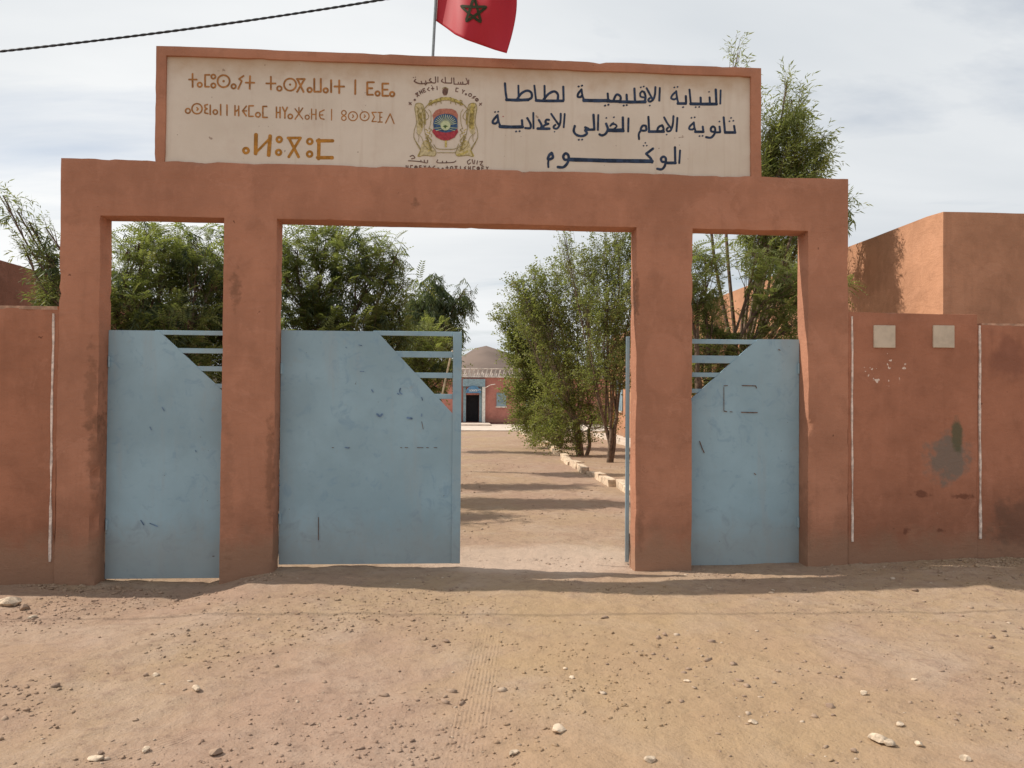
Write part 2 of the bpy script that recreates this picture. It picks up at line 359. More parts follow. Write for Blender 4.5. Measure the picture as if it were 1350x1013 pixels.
def groundmat():
    m, t, b = newmat('dusty_ground'); P = wpos(t)
    n0 = noise(t, P, .35, 5, .6); n1_ = noise(t, P, 1.4, 7, .62, .6); n2_ = noise(t, P, 9, 7, .68); n3_ = noise(t, P, 60, 5, .65)
    c = mix(t, ramp(t, n0, .38, .62), (0.355, 0.238, 0.171), (0.369, 0.259, 0.163))
    c = mix(t, mul(t, ramp(t, n1_, .44, .70), .55), c, (0.412, 0.309, 0.236))
    c = mix(t, mul(t, ramp(t, noise(t, P, 2.6, 6, .66, .8), .5, .72), .45), c, (0.256, 0.163, 0.118))
    c = mix(t, mul(t, ramp(t, n2_, .5, .70), .65), c, (0.234, 0.156, 0.114))
    c = mix(t, mul(t, ramp(t, n3_, .5, .72), .38), c, (0.440, 0.341, 0.274))
    c = mix(t, mul(t, ramp(t, noise(t, P, 38, 4, .6), .62, .70), .55), c, (0.156, 0.099, 0.076))
    sp = N(t, 'ShaderNodeSeparateXYZ'); t.links.new(P, sp.inputs[0])
    # patch of yellow sand before the gate and a paler strip in the doorway
    q = blob(t, P, (1.3, -3.0, 0), (1.1, 2.2, 3), .6, .5, 1.3); c = mix(t, mul(t, q, .5), c, (0.391, 0.266, 0.144))
    q = blob(t, P, (.8, .55, 0), (1.5, .62, 3), .4, .3, 2.0); c = mix(t, mul(t, q, .8), c, (0.469, 0.355, 0.274))
    t.links.new(c, b.inputs['Base Color']); b.inputs['Roughness'].default_value = .95; b.inputs['Specular IOR Level'].default_value = .08
    # tyre tread: narrow ribs inside two curving tracks
    def track(cx, cy, ang, w, L, ribs):
        mpn = N(t, 'ShaderNodeMapping', _vector_type='TEXTURE'); mpn.inputs['Location'].default_value = (cx, cy, 0); mpn.inputs['Rotation'].default_value = (0, 0, ang)
        t.links.new(P, mpn.inputs[0]); s2 = N(t, 'ShaderNodeSeparateXYZ'); t.links.new(mpn.outputs[0], s2.inputs[0])
        ax = mul(t, s2.outputs['X'], 0, 'ABSOLUTE'); ay = mul(t, s2.outputs['Y'], 0, 'ABSOLUTE')
        msk = mul(t, ramp(t, ax, w*.85, w, 1, 0), ramp(t, mul(t, ay, mul(t, n1_, 1.2), 'ADD'), L*.7, L+.7, 1, 0))
        msk = mul(t, msk, mul(t, ramp(t, n2_, .38, .56), ramp(t, n1_, .36, .52)))
        rb = mul(t, mul(t, s2.outputs['X'], ribs), 0, 'SINE')
        return mul(t, rb, msk)
    tr = track(-1.15, -3.35, -0.72, .09, .9, 300)
    tr2 = track(.13, -2.9, -0.10, .10, 1.3, 290)
    trm = mul(t, tr, tr2, 'ADD')
    bump(t, b, [(n1_, .5, .05), (n2_, .8, .03), (n3_, .6, .006), (trm, .55, .0022), (noise(t, P, 220, 3, .6), .4, .0015)], 0)
    return m
M['ground'] = groundmat()
def stonemat():
    m, t, b = newmat('limestone_pebble'); g = N(t, 'ShaderNodeNewGeometry'); P = wpos(t)
    r = N(t, 'ShaderNodeValToRGB'); t.links.new(g.outputs['Random Per Island'], r.inputs[0]); e = r.color_ramp.elements
    e[0].color = (.24, .165, .12, 1); e[1].color = (.52, .42, .32, 1); x = e.new(.35); x.color = (.33, .23, .165, 1); x = e.new(.8); x.color = (.37, .265, .185, 1)
    c = mix(t, mul(t, ramp(t, noise(t, P, 40, 5, .6), .45, .7), .5), r.outputs[0], (.30, .21, .15))
    t.links.new(c, b.inputs['Base Color']); b.inputs['Roughness'].default_value = .9
    bump(t, b, [(noise(t, P, 60, 5, .6), .6, .006)], 0); return m
M['stone'] = stonemat()
M['bigstone'] = flat('pale_stone', (.52, .41, .30), .9, .35, 25, bmp=.6)
M['kerb'] = flat('whitewashed_kerb', (.60, .47, .34), .9, .28, 9, bmp=.6)
M['concrete'] = flat('pale_concrete', (.60, .50, .41), .9, .12, 3)
M['greyblue'] = flat('grey_blue_paint', (.24, .34, .38), .7, .15, 8)
M['signblue'] = flat('sign_blue', (.10, .23, .38), .6, .2, 8)
M['white'] = flat('off_white', (.70, .68, .62), .7, .12, 8)
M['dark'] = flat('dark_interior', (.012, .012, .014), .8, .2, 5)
M['parapet'] = flat('whitish_parapet', (.68, .62, .55), .9, .3, 5)
M['hill'] = flat('bare_brown_hill', (.150, .112, .092), .95, .25, .03)
M['glass'] = flat('blue_shutter', (.22, .30, .34), .5, .2, 5)
M['tile'] = flat('cream_tile', (.56, .47, .36), .6, .10, 6)
M['metal'] = flat('galvanised_pole', (.22, .25, .26), .5, .15, 30, metal=.4)
M['cable'] = flat('black_cable', (.035, .040, .048), .6, .3, 30)
M['bark'] = flat('grey_brown_bark', (.15, .105, .075), .95, .35, 14, bmp=.8)
M['palebark'] = flat('pale_bark', (.26, .20, .15), .95, .3, 14, bmp=.8)
M['stick'] = flat('pale_wood', (.55, .42, .27), .8, .2, 20)
M['pod'] = flat('brown_pod', (.105, .055, .035), .8, .45, 20)
def leafmat(name, a, b_, c_, trans=.35):
    m, t, b = newmat(name); o = [n for n in t.nodes if n.type == 'OUTPUT_MATERIAL'][0]
    g = N(t, 'ShaderNodeNewGeometry'); r = N(t, 'ShaderNodeValToRGB'); t.links.new(g.outputs['Random Per Island'], r.inputs[0]); e = r.color_ramp.elements
    e[0].color = rgb(a); e[1].color = rgb(c_); x = e.new(.5); x.color = rgb(b_)
    n = noise(t, g.outputs['Position'], 1.6, 3, .5); c = mix(t, ramp(t, n, .38, .64), r.outputs[0], tuple(x*.75 for x in b_))
    c = mix(t, mul(t, ramp(t, noise(t, g.outputs['Position'], 3.7, 3, .5), .56, .7), .35), c, (c_[0]*1.25, c_[1]*1.05, c_[2]*.8))
    t.links.new(c, b.inputs['Base Color']); b.inputs['Roughness'].default_value = .5; b.inputs['Specular IOR Level'].default_value = .35
    tr = N(t, 'ShaderNodeBsdfTranslucent'); t.links.new(mix(t, .45, c, (.30, .36, .05)), tr.inputs[0])
    ms = N(t, 'ShaderNodeMixShader', Fac=trans); t.links.new(b.outputs[0], ms.inputs[1]); t.links.new(tr.outputs[0], ms.inputs[2]); t.links.new(ms.outputs[0], o.inputs[0])
    return m
M['leaf'] = leafmat('feathery_leaf', (.095, .140, .042), (.190, .222, .070), (.31, .325, .135), .5)
M['leaf2'] = leafmat('olive_leaf', (.105, .145, .042), (.215, .242, .078), (.34, .345, .15), .5)
M['leaf3'] = leafmat('yellow_green_leaf', (.130, .170, .042), (.235, .258, .075), (.37, .37, .145), .52)
M['leafdark'] = leafmat('dark_drooping_leaf', (.045, .068, .032), (.070, .10, .045), (.12, .15, .070), .35)
M['flagred'] = leafmat('red_cloth', (.52, .020, .036), (.52, .020, .036), (.52, .020, .036), .25)
t_ = M['flagred'].node_tree
for n_ in list(t_.nodes):
    if n_.type == 'BSDF_TRANSLUCENT':
        for l in list(n_.inputs[0].links): t_.links.remove(l)
        n_.inputs[0].default_value = (.55, .02, .03, 1)
    if n_.type == 'BSDF_PRINCIPLED':
        for l in list(n_.inputs['Base Color'].links): t_.links.remove(l)
        n_.inputs['Base Color'].default_value = (.52, .020, .036, 1)
M['star'] = flat('flag_star_green', (.035, .040, .018), .8, .2, 20)

# ---------------------------------------------------------------- ground
def axis(segs):
    out = [segs[0][0]]
    for a, b, n, g in segs:
        u = np.linspace(0, 1, n+1)[1:]; out += list(a+(b-a)*(u**g))
    return np.array(out)
gx = axis([(-6, 7, 400, 1)]); gx = np.concatenate([-6-axis([(0, 2500, 46, 3.6)])[::-1][:-1], gx, 7+axis([(0, 2500, 46, 3.6)])[1:]])
gy = axis([(-5.6, 1.2, 230, 1), (1.2, 28, 300, 1.25)]); gy = np.concatenate([-5.6-axis([(0, 600, 30, 3.4)])[::-1][:-1], gy, 28+axis([(0, 2900, 50, 3.3)])[1:]])
GX, GY = np.meshgrid(gx, gy); h = ground_h(GX.ravel(), GY.ravel()); nxg, nyg = len(gx), len(gy)
ii, jj = np.meshgrid(np.arange(nxg-1), np.arange(nyg-1)); a_ = (jj*nxg+ii).ravel()
g = mesh('ground', np.stack([GX.ravel(), GY.ravel(), h], 1), np.stack([a_, a_+1, a_+1+nxg, a_+nxg], 1), M['ground'], None, True)
tag(g, kind='structure')
# bare hill far behind
hx = np.linspace(-420, 480, 150); hy = np.linspace(330, 900, 40); HX, HY = np.meshgrid(hx, hy)
pk = at(636, 452, 420)
ridge = np.interp(HX, [-420, -200, -80, pk[0]-45, pk[0]-14, pk[0]-2, pk[0]+2, pk[0]+13, pk[0]+30, pk[0]+60, 160, 300, 480], [6, 12, 14, 15, pk[2]-8.5, pk[2]-.6, pk[2]-.6, pk[2]-4.5, pk[2]-8.5, 19, 16, 12, 6])
HZ = ridge*np.exp(-((HY-420)/70)**2)*(1+.05*fbm(np.stack([HX.ravel()/40, HY.ravel()/40, HX.ravel()*0], 1), 4, 5).reshape(HX.shape)*np.clip(np.abs(HY-420)/30, .15, 1))
HZ += .5*fbm(np.stack([HX.ravel()/14, HY.ravel()/14, HX.ravel()*0], 1), 4, 8).reshape(HX.shape)-1.0
ii, jj = np.meshgrid(np.arange(149), np.arange(39)); a_ = (jj*150+ii).ravel()
tag(mesh('hill', np.stack([HX.ravel(), HY.ravel(), HZ.ravel()], 1), np.stack([a_, a_+1, a_+151, a_+150], 1), M['hill'], None, True), kind='structure')
# ---------------------------------------------------------------- gateway
T = 0.25
def gate_chips(P):
    e = np.clip(fbm(P*7+9, 3, 88)+.15, 0, 1)
    a = np.exp(-((P[:, 0]+3.23)/.03)**2)*((P[:, 2] > -.1) & (P[:, 2] < 1.45))*.075*e
    b = np.exp(-((P[:, 0]-1.665)/.03)**2)*(P[:, 2] < .9)*.035*e + np.exp(-((P[:, 0]+1.665)/.03)**2)*(P[:, 2] < 1.3)*.03*e
    c = (P[:, 2] > 3.70)*(P[:, 2] < 3.76)*.012*e
    return a+b+c
gw = empty('gateway', (0, T/2, 0), 'terracotta plastered school gateway with four pillars, long beam and raised lettered sign on top', 'gateway')
ZB = -.35
P_ = [(-3.59, -3.23), (-2.15, -1.665), (1.665, 2.215), (3.335, 3.74)]
slab(gw, [('pillar', 'leftmost gateway pillar with crumbling inner edge', [(P_[0][0], P_[0][1], ZB, 3.21)]),
          ('pillar', None, [(P_[1][0], P_[1][1], ZB, 3.21)]), ('pillar', None, [(P_[2][0], P_[2][1], ZB, 3.21)]), ('pillar', None, [(P_[3][0], P_[3][1], ZB, 3.21)]),
          ('beam', None, [(-3.59, 3.74, 3.21, 3.73)]),
          ('sign_frame', None, [(-2.775, -2.675, 3.73, 4.78), (2.77, 2.88, 3.73, 4.78), (-2.675, 2.77, 4.685, 4.78)])],
     0, T, M['gate_wall'], step=.06, r=.016, rough=.006, chip=.024, seed=5, chipf=gate_chips)
brd = slab(gw, [('sign_board', None, [(-2.69, 2.785, 3.715, 4.70)])], .028, T-.03, M['board'], step=.1, r=.0, rough=.002, chip=0, seed=8)[0]

# ---- lettering: hand painted strokes measured on the photograph, laid on the board
def catmull(p, n=5, closed=False):
    p = np.asarray(p, float)
    if len(p) < 3: return p
    q = np.concatenate([[p[-2]], p, [p[1]]]) if closed else np.concatenate([[2*p[0]-p[1]], p, [2*p[-1]-p[-2]]])
    out = []
    for i in range(1, len(q)-2):
        for u in np.linspace(0, 1, n, endpoint=False):
            out.append(.5*((2*q[i])+(-q[i-1]+q[i+1])*u+(2*q[i-1]-5*q[i]+4*q[i+1]-q[i+2])*u*u+(-q[i-1]+3*q[i]-3*q[i+1]+q[i+2])*u**3))
    out.append(q[-2]); return np.array(out)
class Paint:
    """flat strokes on a plane y = Y, each a separate thin strip a hair above the one before"""
    def __init__(s, Y, front=.0012): s.Y = Y; s.V = []; s.F = []; s.k = 0; s.f = front
    def off(s): s.k += 1; return s.Y-s.f-.00006*(s.k % 40)
    def strip(s, p, w, cap=True):
        p = np.asarray(p, float); keep = [0]+[i for i in range(1, len(p)) if np.hypot(*(p[i]-p[i-1])) > 1e-5]; p = p[keep]
        if len(p) < 2: return
        d = np.gradient(p, axis=0); d /= np.hypot(d[:, 0], d[:, 1])[:, None]+1e-9; nrm = np.stack([-d[:, 1], d[:, 0]], 1)
        wv = np.broadcast_to(w, (len(p),))*.5; y = s.off(); n0_ = len(s.V); L = p+nrm*wv[:, None]; R = p-nrm*wv[:, None]
        def cp(c, dd, nn, r, sgn):
            return [c+r*(math.cos(a)*nn+sgn*math.sin(a)*dd) for a in np.linspace(0, math.pi, 6)]
        poly = []
        m = len(p)
        for i in range(m):
            yy = y-.00004*i/m; s.V += [[L[i][0], yy, L[i][1]], [R[i][0], yy, R[i][1]]]
        for i in range(m-1): s.F.append([n0_+2*i, n0_+2*i+1, n0_+2*i+3, n0_+2*i+2])
        if cap:
            for (c, dd, nn, r, sg) in ((p[0], d[0], nrm[0], wv[0], -1), (p[-1], d[-1], nrm[-1], wv[-1], 1)):
                q = cp(c, dd, nn, r*.98, sg*.8); b0 = len(s.V); s.V += [[v[0], y-.00001*sg, v[1]] for v in q]; s.F.append([b0+i for i in range(len(q))])
    def poly(s, p):
        y = s.off(); b0 = len(s.V); s.V += [[v[0], y, v[1]] for v in p]; s.F.append([b0+i for i in range(len(p))])
    def make(s, name, mat, parent, label=None):
        if not s.V: return None
        o = mesh(name, s.V, s.F, mat, parent)
        if label: o['label'] = label
        return o
BY = .028
class Words:
    """one Paint per word: strokes are sorted by where they stand along the line"""
    def __init__(s, cuts): s.c = [at(c, 150, BY)[0] for c in cuts]; s.p = [Paint(BY) for _ in range(len(cuts)+1)]; s.V = s
    def __len__(s): return sum(len(q.V) for q in s.p)
    def pick(s, pts): return s.p[int(np.searchsorted(s.c, np.mean([v[0] for v in pts])))]
    def strip(s, p, w, cap=True): s.pick(p).strip(p, w, cap)
    def poly(s, p): s.pick(p).poly(p)
    def make(s, name, mat, parent, label=None):
        for q in s.p: q.make(name, mat, parent, label)
def crop(ox, oy, sc):
    def f(pts): return [at(ox+x/sc, oy+y/sc, BY)[[0, 2]] for x, y in pts]
    return f
mpp = 1/141.0     # metres per photo pixel on the board
def strokes(paint, fr, sc, items, sm=True):
    for it in items:
        w, pts = it[0], it[1]; closed = len(it) > 2
        q = [tuple(a) for a in pts]
        if len(q) == 1:      # dot: a diamond blob
            r = w*.62; c = q[0]; paint.poly(fr([(c[0]-r, c[1]), (c[0]-r*.2, c[1]+r*.85), (c[0]+r, c[1]+r*.1), (c[0]+r*.25, c[1]-r*.9)])); continue
        P2 = np.array(fr(q)); 
        if closed: P2 = np.concatenate([P2, P2[:1]])
        if sm and len(P2) > 2: P2 = catmull(P2, 5, closed)
        wm = w/sc*mpp
        wv = wm*(1+.04*np.sin(np.arange(len(P2))*1.1+len(paint.V)))
        paint.strip(P2, wv)
sA, sB = 7.233, 7.105
A, B = crop(640, 95, sA), crop(800, 95, sB)
ink = Words([751, 876]); ink2 = Words([751, 832, 900]); ink3 = Words([])
L1A = [(22, [(186, 108), (192, 190), (203, 262)]), (30, [(198, 266), (300, 270), (410, 266)]), (20, [(314, 130), (316, 255)]), (24, [(303, 262), (340, 208), (395, 180), (436, 198), (440, 245), (405, 266)]),
       (20, [(466, 130), (474, 200), (482, 268)]), (28, [(480, 273), (560, 277), (742, 277)]), (20, [(563, 132), (565, 262)]), (24, [(552, 268), (600, 212), (655, 187), (690, 215), (690, 268)]), (22, [(742, 140), (745, 272)]),
       (22, [(888, 140)]), (22, [(920, 132)]), (22, [(917, 168), (886, 205), (880, 236), (905, 240), (926, 222)]), (20, [(915, 165), (924, 225), (940, 268)]), (34, [(935, 272), (1060, 275), (1180, 274)]), (22, [(1165, 205), (1170, 262)]),
       (22, [(1140, 322)]), (22, [(1172, 314)])]
L1B = [(28, [(0, 275), (60, 276), (125, 278)]), (22, [(62, 270), (84, 220), (108, 214), (130, 238), (124, 275)]), (30, [(115, 280), (240, 283), (362, 281)]), (22, [(185, 213), (188, 275)]), (20, [(158, 316)]), (20, [(186, 312)]),
       (22, [(258, 155), (264, 275)]), (18, [(352, 240), (318, 232), (312, 205), (330, 182), (350, 192)]), (22, [(350, 188), (362, 230), (356, 278)]), (18, [(318, 145)]), (18, [(345, 138)]),
       (20, [(372, 152), (400, 205), (428, 258)]), (20, [(455, 142), (450, 215), (432, 262), (400, 280), (388, 262), (402, 246)]), (16, [(402, 316)]), (20, [(496, 150), (491, 272)]),
       (18, [(632, 146)]), (18, [(662, 141)]), (20, [(652, 182), (614, 218), (604, 248), (632, 258), (658, 244)]), (20, [(650, 180), (656, 235), (668, 288)]), (28, [(662, 297), (742, 297)]), (22, [(740, 226), (742, 290)]), (20, [(714, 331)]),
       (20, [(774, 165), (786, 296)]), (30, [(782, 300), (900, 302), (1030, 302)]), (22, [(878, 240), (880, 296)]), (18, [(832, 331)]), (18, [(865, 329)]), (20, [(962, 238), (965, 296)]), (16, [(957, 188)]), (24, [(1020, 165), (1026, 296)]), (18, [(1066, 172), (1062, 300)])]
L2B = [(22, [(1192, 505), (1200, 562)]), (18, [(1148, 463)]), (18, [(1184, 459)]), (18, [(1163, 432)]), (28, [(1106, 568), (1204, 568)]), (22, [(1094, 425), (1106, 566)]), (22, [(1055, 512), (1062, 562)]), (18, [(1054, 466)]), (22, [(1062, 566), (1012, 568)]),
       (22, [(1012, 562), (980, 558), (974, 532), (992, 512), (1014, 530), (1008, 580), (975, 616), (928, 612)]), (22, [(898, 512), (904, 560)]), (18, [(868, 602)]), (18, [(896, 600)]), (26, [(826, 562), (906, 562)]), (20, [(814, 472), (820, 520), (832, 560)]),
       (20, [(814, 476), (778, 510), (772, 535), (800, 540), (820, 528)]), (18, [(792, 431)]), (18, [(822, 426)]),
       (20, [(661, 430), (652, 558)]), (20, [(536, 425), (566, 480), (604, 532)]), (20, [(624, 414), (618, 490), (600, 545), (572, 558), (560, 540), (574, 522)]), (16, [(560, 588)]),
       (22, [(520, 500), (488, 515), (474, 548), (505, 556), (532, 540), (520, 502)]), (26, [(392, 560), (535, 560)]), (22, [(389, 420), (396, 556)]), (22, [(366, 505), (335, 506), (318, 545), (366, 548), (368, 508)]), (20, [(322, 545), (300, 580), (302, 632)]),
       (20, [(203, 435), (200, 560)]), (24, [(150, 425), (152, 550)]), (30, [(15, 550), (80, 552), (156, 552)]), (17, [(30, 508), (52, 492), (78, 492), (92, 510), (72, 532), (40, 548)]), (18, [(66, 425)])]
L2A = [(30, [(1165, 553), (1240, 555), (1302, 553)]), (12, [(1196, 500), (1222, 484)]), (24, [(1150, 492), (1166, 545), (1146, 590), (1112, 606), (1086, 596)]), (18, [(1152, 440)]), (20, [(1076, 410), (1072, 555)]), (24, [(1030, 408), (1038, 548)]),
       (24, [(1040, 550), (985, 552), (950, 556), (968, 588), (925, 612), (870, 602), (842, 565), (852, 515)]), (26, [(982, 545), (950, 530)]), (20, [(890, 648)]), (20, [(921, 646)]),
       (18, [(756, 400), (746, 530)]), (20, [(626, 400), (660, 450), (697, 502)]), (20, [(718, 398), (714, 480), (690, 535), (658, 540), (650, 522), (668, 505)]), (14, [(659, 571)]), (22, [(608, 458), (580, 458), (574, 488), (602, 496)]), (22, [(602, 494), (560, 512), (556, 538), (612, 542)]),
       (26, [(495, 541), (560, 543), (612, 542)]), (22, [(508, 458), (534, 505), (530, 538)]), (20, [(456, 390), (458, 540)]), (22, [(398, 440), (430, 500), (426, 536), (378, 536)]), (22, [(348, 460), (352, 520)]), (32, [(135, 522), (240, 526), (356, 525)]), (20, [(292, 569)]), (20, [(325, 566)]),
       (20, [(115, 410), (124, 470), (142, 518)]), (22, [(114, 414), (74, 462), (72, 490), (102, 490), (124, 462)]), (18, [(92, 383)]), (18, [(121, 381)])]
L3B = [(20, [(686, 735), (678, 856)]), (24, [(638, 705), (641, 850)]), (28, [(562, 853), (645, 853)]), (24, [(552, 845), (516, 840), (508, 812), (530, 795), (552, 812), (545, 875), (515, 912), (470, 908)]), (24, [(434, 718), (368, 768)]), (24, [(368, 768), (412, 812), (424, 850)]), (38, [(-6, 832), (200, 835), (426, 838)]),
       (16, [(344, 692)]), (16, [(374, 691)]), (16, [(360, 666)]), (7, [(680, 686)])]
L3A = [(38, [(798, 836), (1000, 842), (1156, 847)]), (26, [(792, 838), (754, 836), (742, 806), (764, 778), (792, 800), (786, 860), (745, 908), (688, 908)]), (26, [(632, 772), (606, 798), (598, 836), (642, 818), (634, 776)]), (20, [(603, 832), (598, 870), (600, 910)])]
for pt, fr, sc, li in ((ink, A, sA, L1A), (ink, B, sB, L1B), (ink2, B, sB, L2B), (ink2, A, sA, L2A), (ink3, B, sB, L3B), (ink3, A, sA, L3A)): strokes(pt, fr, sc, li)
for pt in (ink, ink2, ink3): pt.make('arabic_word', M['ink'], brd)
o_ = Paint(BY); strokes(o_, A, sA, [(12, [(168, 426)])]); o_.make('red_dot', M['redp'], brd)
sE = 7.794; E_, F_ = crop(230, 90, sE), crop(380, 90, sE)
def circ(x, y, r, n=12): return [(x+r*math.cos(2*math.pi*k/n), y+r*math.sin(2*math.pi*k/n)) for k in range(n)]
def tif(paint, fr, items, w):
    for it in items:
        k = it[0]
        if k == 'o': strokes(paint, fr, sE, [(w, circ(it[1], it[2], it[3]), 1)])
        elif k == 'd': paint.poly(fr(circ(it[1], it[2], it[3], 8)))
        elif k == 'p': 
            for a, b in zip(it[1][:-1], it[1][1:]): strokes(paint, fr, sE, [(w, [a, b])], False)
tz = Words([343, 459, 476])
tif(tz, E_, [('p', [(186, 58), (187, 196)]), ('p', [(148, 118), (230, 118)]), ('o', 260, 172, 22), ('p', [(362, 70), (315, 70), (315, 192), (357, 192)]), ('o', 400, 88, 21), ('o', 400, 180, 22), ('o', 505, 135, 62), ('d', 505, 135, 13),
             ('o', 608, 188, 22), ('p', [(712, 80), (664, 112), (692, 134), (655, 215)]), ('p', [(777, 82), (773, 214)]), ('p', [(730, 150), (822, 151)]), ('p', [(991, 88), (991, 220)]), ('p', [(942, 158), (1040, 158)]), ('o', 1078, 210, 23), ('o', 1188, 170, 62), ('d', 1188, 170, 12)], 18)
tif(tz, F_, [('p', [(88, 113), (172, 113)]), ('p', [(95, 116), (158, 246)]), ('p', [(166, 116), (90, 246)]), ('o', 220, 225, 22), ('p', [(268, 110), (268, 243), (335, 243), (335, 110)]), ('o', 385, 230, 22), ('p', [(441, 124), (441, 250)]), ('p', [(524, 126), (524, 258)]), ('p', [(474, 190), (576, 190)]),
             ('p', [(690, 124), (688, 268)]), ('p', [(882, 146), (812, 146), (812, 274), (872, 274)]), ('p', [(812, 208), (865, 208)]), ('o', 918, 262, 22), ('p', [(1030, 160), (968, 160), (968, 285), (1030, 285)]), ('p', [(968, 222), (1022, 222)]), ('o', 1068, 268, 22)], 20)
tz.make('tifinagh_word', M['orange'], brd)
tz = Words([295, 304, 358, 432, 443])
tif(tz, E_, [('o', 138, 440, 24), ('o', 232, 418, 52), ('p', [(230, 405), (244, 420), (232, 434)]), ('p', [(342, 374), (312, 382), (316, 410), (336, 418), (314, 430), (312, 460), (346, 469)]), ('p', [(368, 380), (368, 478)]), ('o', 420, 452, 22), ('p', [(475, 374), (475, 484)]), ('p', [(540, 378), (540, 486)]),
             ('p', [(622, 385), (622, 486)]), ('p', [(660, 390), (660, 492)]), ('p', [(622, 450), (660, 424)]), ('p', [(740, 390), (700, 440), (738, 492)]), ('p', [(700, 440), (742, 440)]), ('p', [(812, 388), (765, 388), (765, 496), (810, 496)]), ('o', 858, 480, 23), ('p', [(950, 394), (908, 394), (908, 507), (955, 507)]),
             ('p', [(1048, 400), (1048, 510)]), ('p', [(1085, 402), (1085, 512)]), ('p', [(1048, 456), (1085, 456)]), ('p', [(1110, 400), (1135, 455), (1135, 515)]), ('p', [(1160, 402), (1135, 455)]), ('o', 1190, 497, 22)], 15)
tif(tz, F_, [('p', [(70, 418), (150, 525)]), ('p', [(150, 410), (70, 526)]), ('p', [(110, 404), (110, 452)]), ('o', 195, 505, 21), ('p', [(240, 420), (240, 526)]), ('p', [(285, 424), (285, 528)]), ('p', [(240, 476), (285, 476)]), ('p', [(370, 430), (325, 452), (320, 490), (336, 520), (370, 526)]), ('p', [(320, 482), (358, 482)]),
             ('p', [(446, 424), (445, 536)]), ('o', 572, 460, 23), ('o', 572, 515, 23), ('o', 665, 495, 46), ('p', [(662, 480), (672, 495), (660, 510)]), ('o', 785, 495, 46), ('p', [(782, 480), (792, 495), (780, 510)]), ('p', [(906, 455), (860, 455), (886, 502), (860, 550), (906, 550)]),
             ('p', [(922, 456), (965, 456)]), ('p', [(942, 456), (942, 555)]), ('p', [(920, 555), (966, 555)]), ('p', [(942, 506), (962, 506)]), ('p', [(1000, 566), (1048, 470), (1088, 572)])], 12)
tz.make('tifinagh_word', M['orange'], brd)
tz = Paint(BY)
tif(tz, E_, [('o', 735, 848, 26)], 27); tif(tz, E_, [('p', [(838, 682), (834, 882)]), ('p', [(984, 695), (968, 898)])], 38); tif(tz, E_, [('p', [(850, 856), (975, 728)])], 24); tif(tz, E_, [('o', 1077, 734, 25), ('o', 1070, 867, 25)], 25)
tif(tz, F_, [('p', [(-5, 718), (130, 718)]), ('p', [(8, 722), (108, 915)]), ('p', [(124, 722), (4, 915)])], 28); tif(tz, F_, [('o', 222, 755, 26), ('o', 220, 884, 26)], 25); tif(tz, F_, [('p', [(460, 748), (298, 748)]), ('p', [(316, 735), (312, 935)]), ('p', [(298, 921), (456, 921)])], 36)
tz.make('tifinagh_word', M['orange2'], brd, 'large bright ochre bottom word of the sign')

# ---- painted coat of arms
sC = 11.25; C_, D_ = crop(530, 95, sC), crop(530, 150, sC)     # D_ rows are 619 below C_ rows
def Cc(pts): return C_(pts)
emb = Paint(BY, .0010)
gold = Paint(BY, .0012); outl = Paint(BY, .0045); red = Paint(BY, .0042); blu = Paint(BY, .0056); pal = Paint(BY, .0080); gre = Paint(BY, .0105); brn = Paint(BY, .0022); rd2 = Paint(BY, .0030); pg = Paint(BY, .0014)
def sm(pts, n=5): return [tuple(q) for q in catmull(np.array(pts+[pts[0]], float), n, True)][:-1]
lion = [(215, 470), (300, 480), (340, 560), (385, 640), (420, 700), (395, 760), (345, 770), (330, 850), (350, 930), (380, 1010), (450, 1110), (500, 1200), (470, 1255), (330, 1240), (240, 1250), (270, 1150), (220, 1060), (180, 980), (200, 860), (235, 760), (205, 640), (190, 540)]
lionR = [(1300-x, y) for x, y in lion]
from mathutils.geometry import tessellate_polygon
def fillpoly(pt, pts):
    q = Cc(pts); y = pt.off(); b0 = len(pt.V); pt.V += [[v[0], y, v[1]] for v in q]
    for tri in tessellate_polygon([[Vector((v[0], v[1], 0)) for v in q]]): pt.F.append([b0+i for i in tri])
lionF = [(215, 470), (300, 480), (335, 560), (345, 640), (330, 720), (318, 800), (300, 870), (262, 930), (225, 900), (215, 820), (225, 740), (205, 640), (190, 540)]
lionG = [(300, 1060), (350, 1010), (395, 1060), (450, 1130), (500, 1200), (470, 1250), (330, 1238), (250, 1250), (275, 1150)]
for L in (lionF, lionG): fillpoly(pg, sm(L, 3)); fillpoly(pg, sm([(1300-x, y) for x, y in L], 3))
def cst(pt, w, pts, closed=False): strokes(pt, C_, sC, [(w, pts, 1) if closed else (w, pts)])
lion = [(215, 470), (300, 480), (335, 560), (380, 620), (395, 680), (345, 730), (330, 800), (335, 870), (360, 960), (400, 1040), (470, 1130), (505, 1200), (470, 1250), (330, 1238), (250, 1255), (275, 1150), (225, 1060), (178, 980), (185, 860), (215, 760), (205, 640), (190, 540)]
lionR = [(1300-x, y) for x, y in lion]
for L in (lion, lionR): cst(outl, 8, L, True)
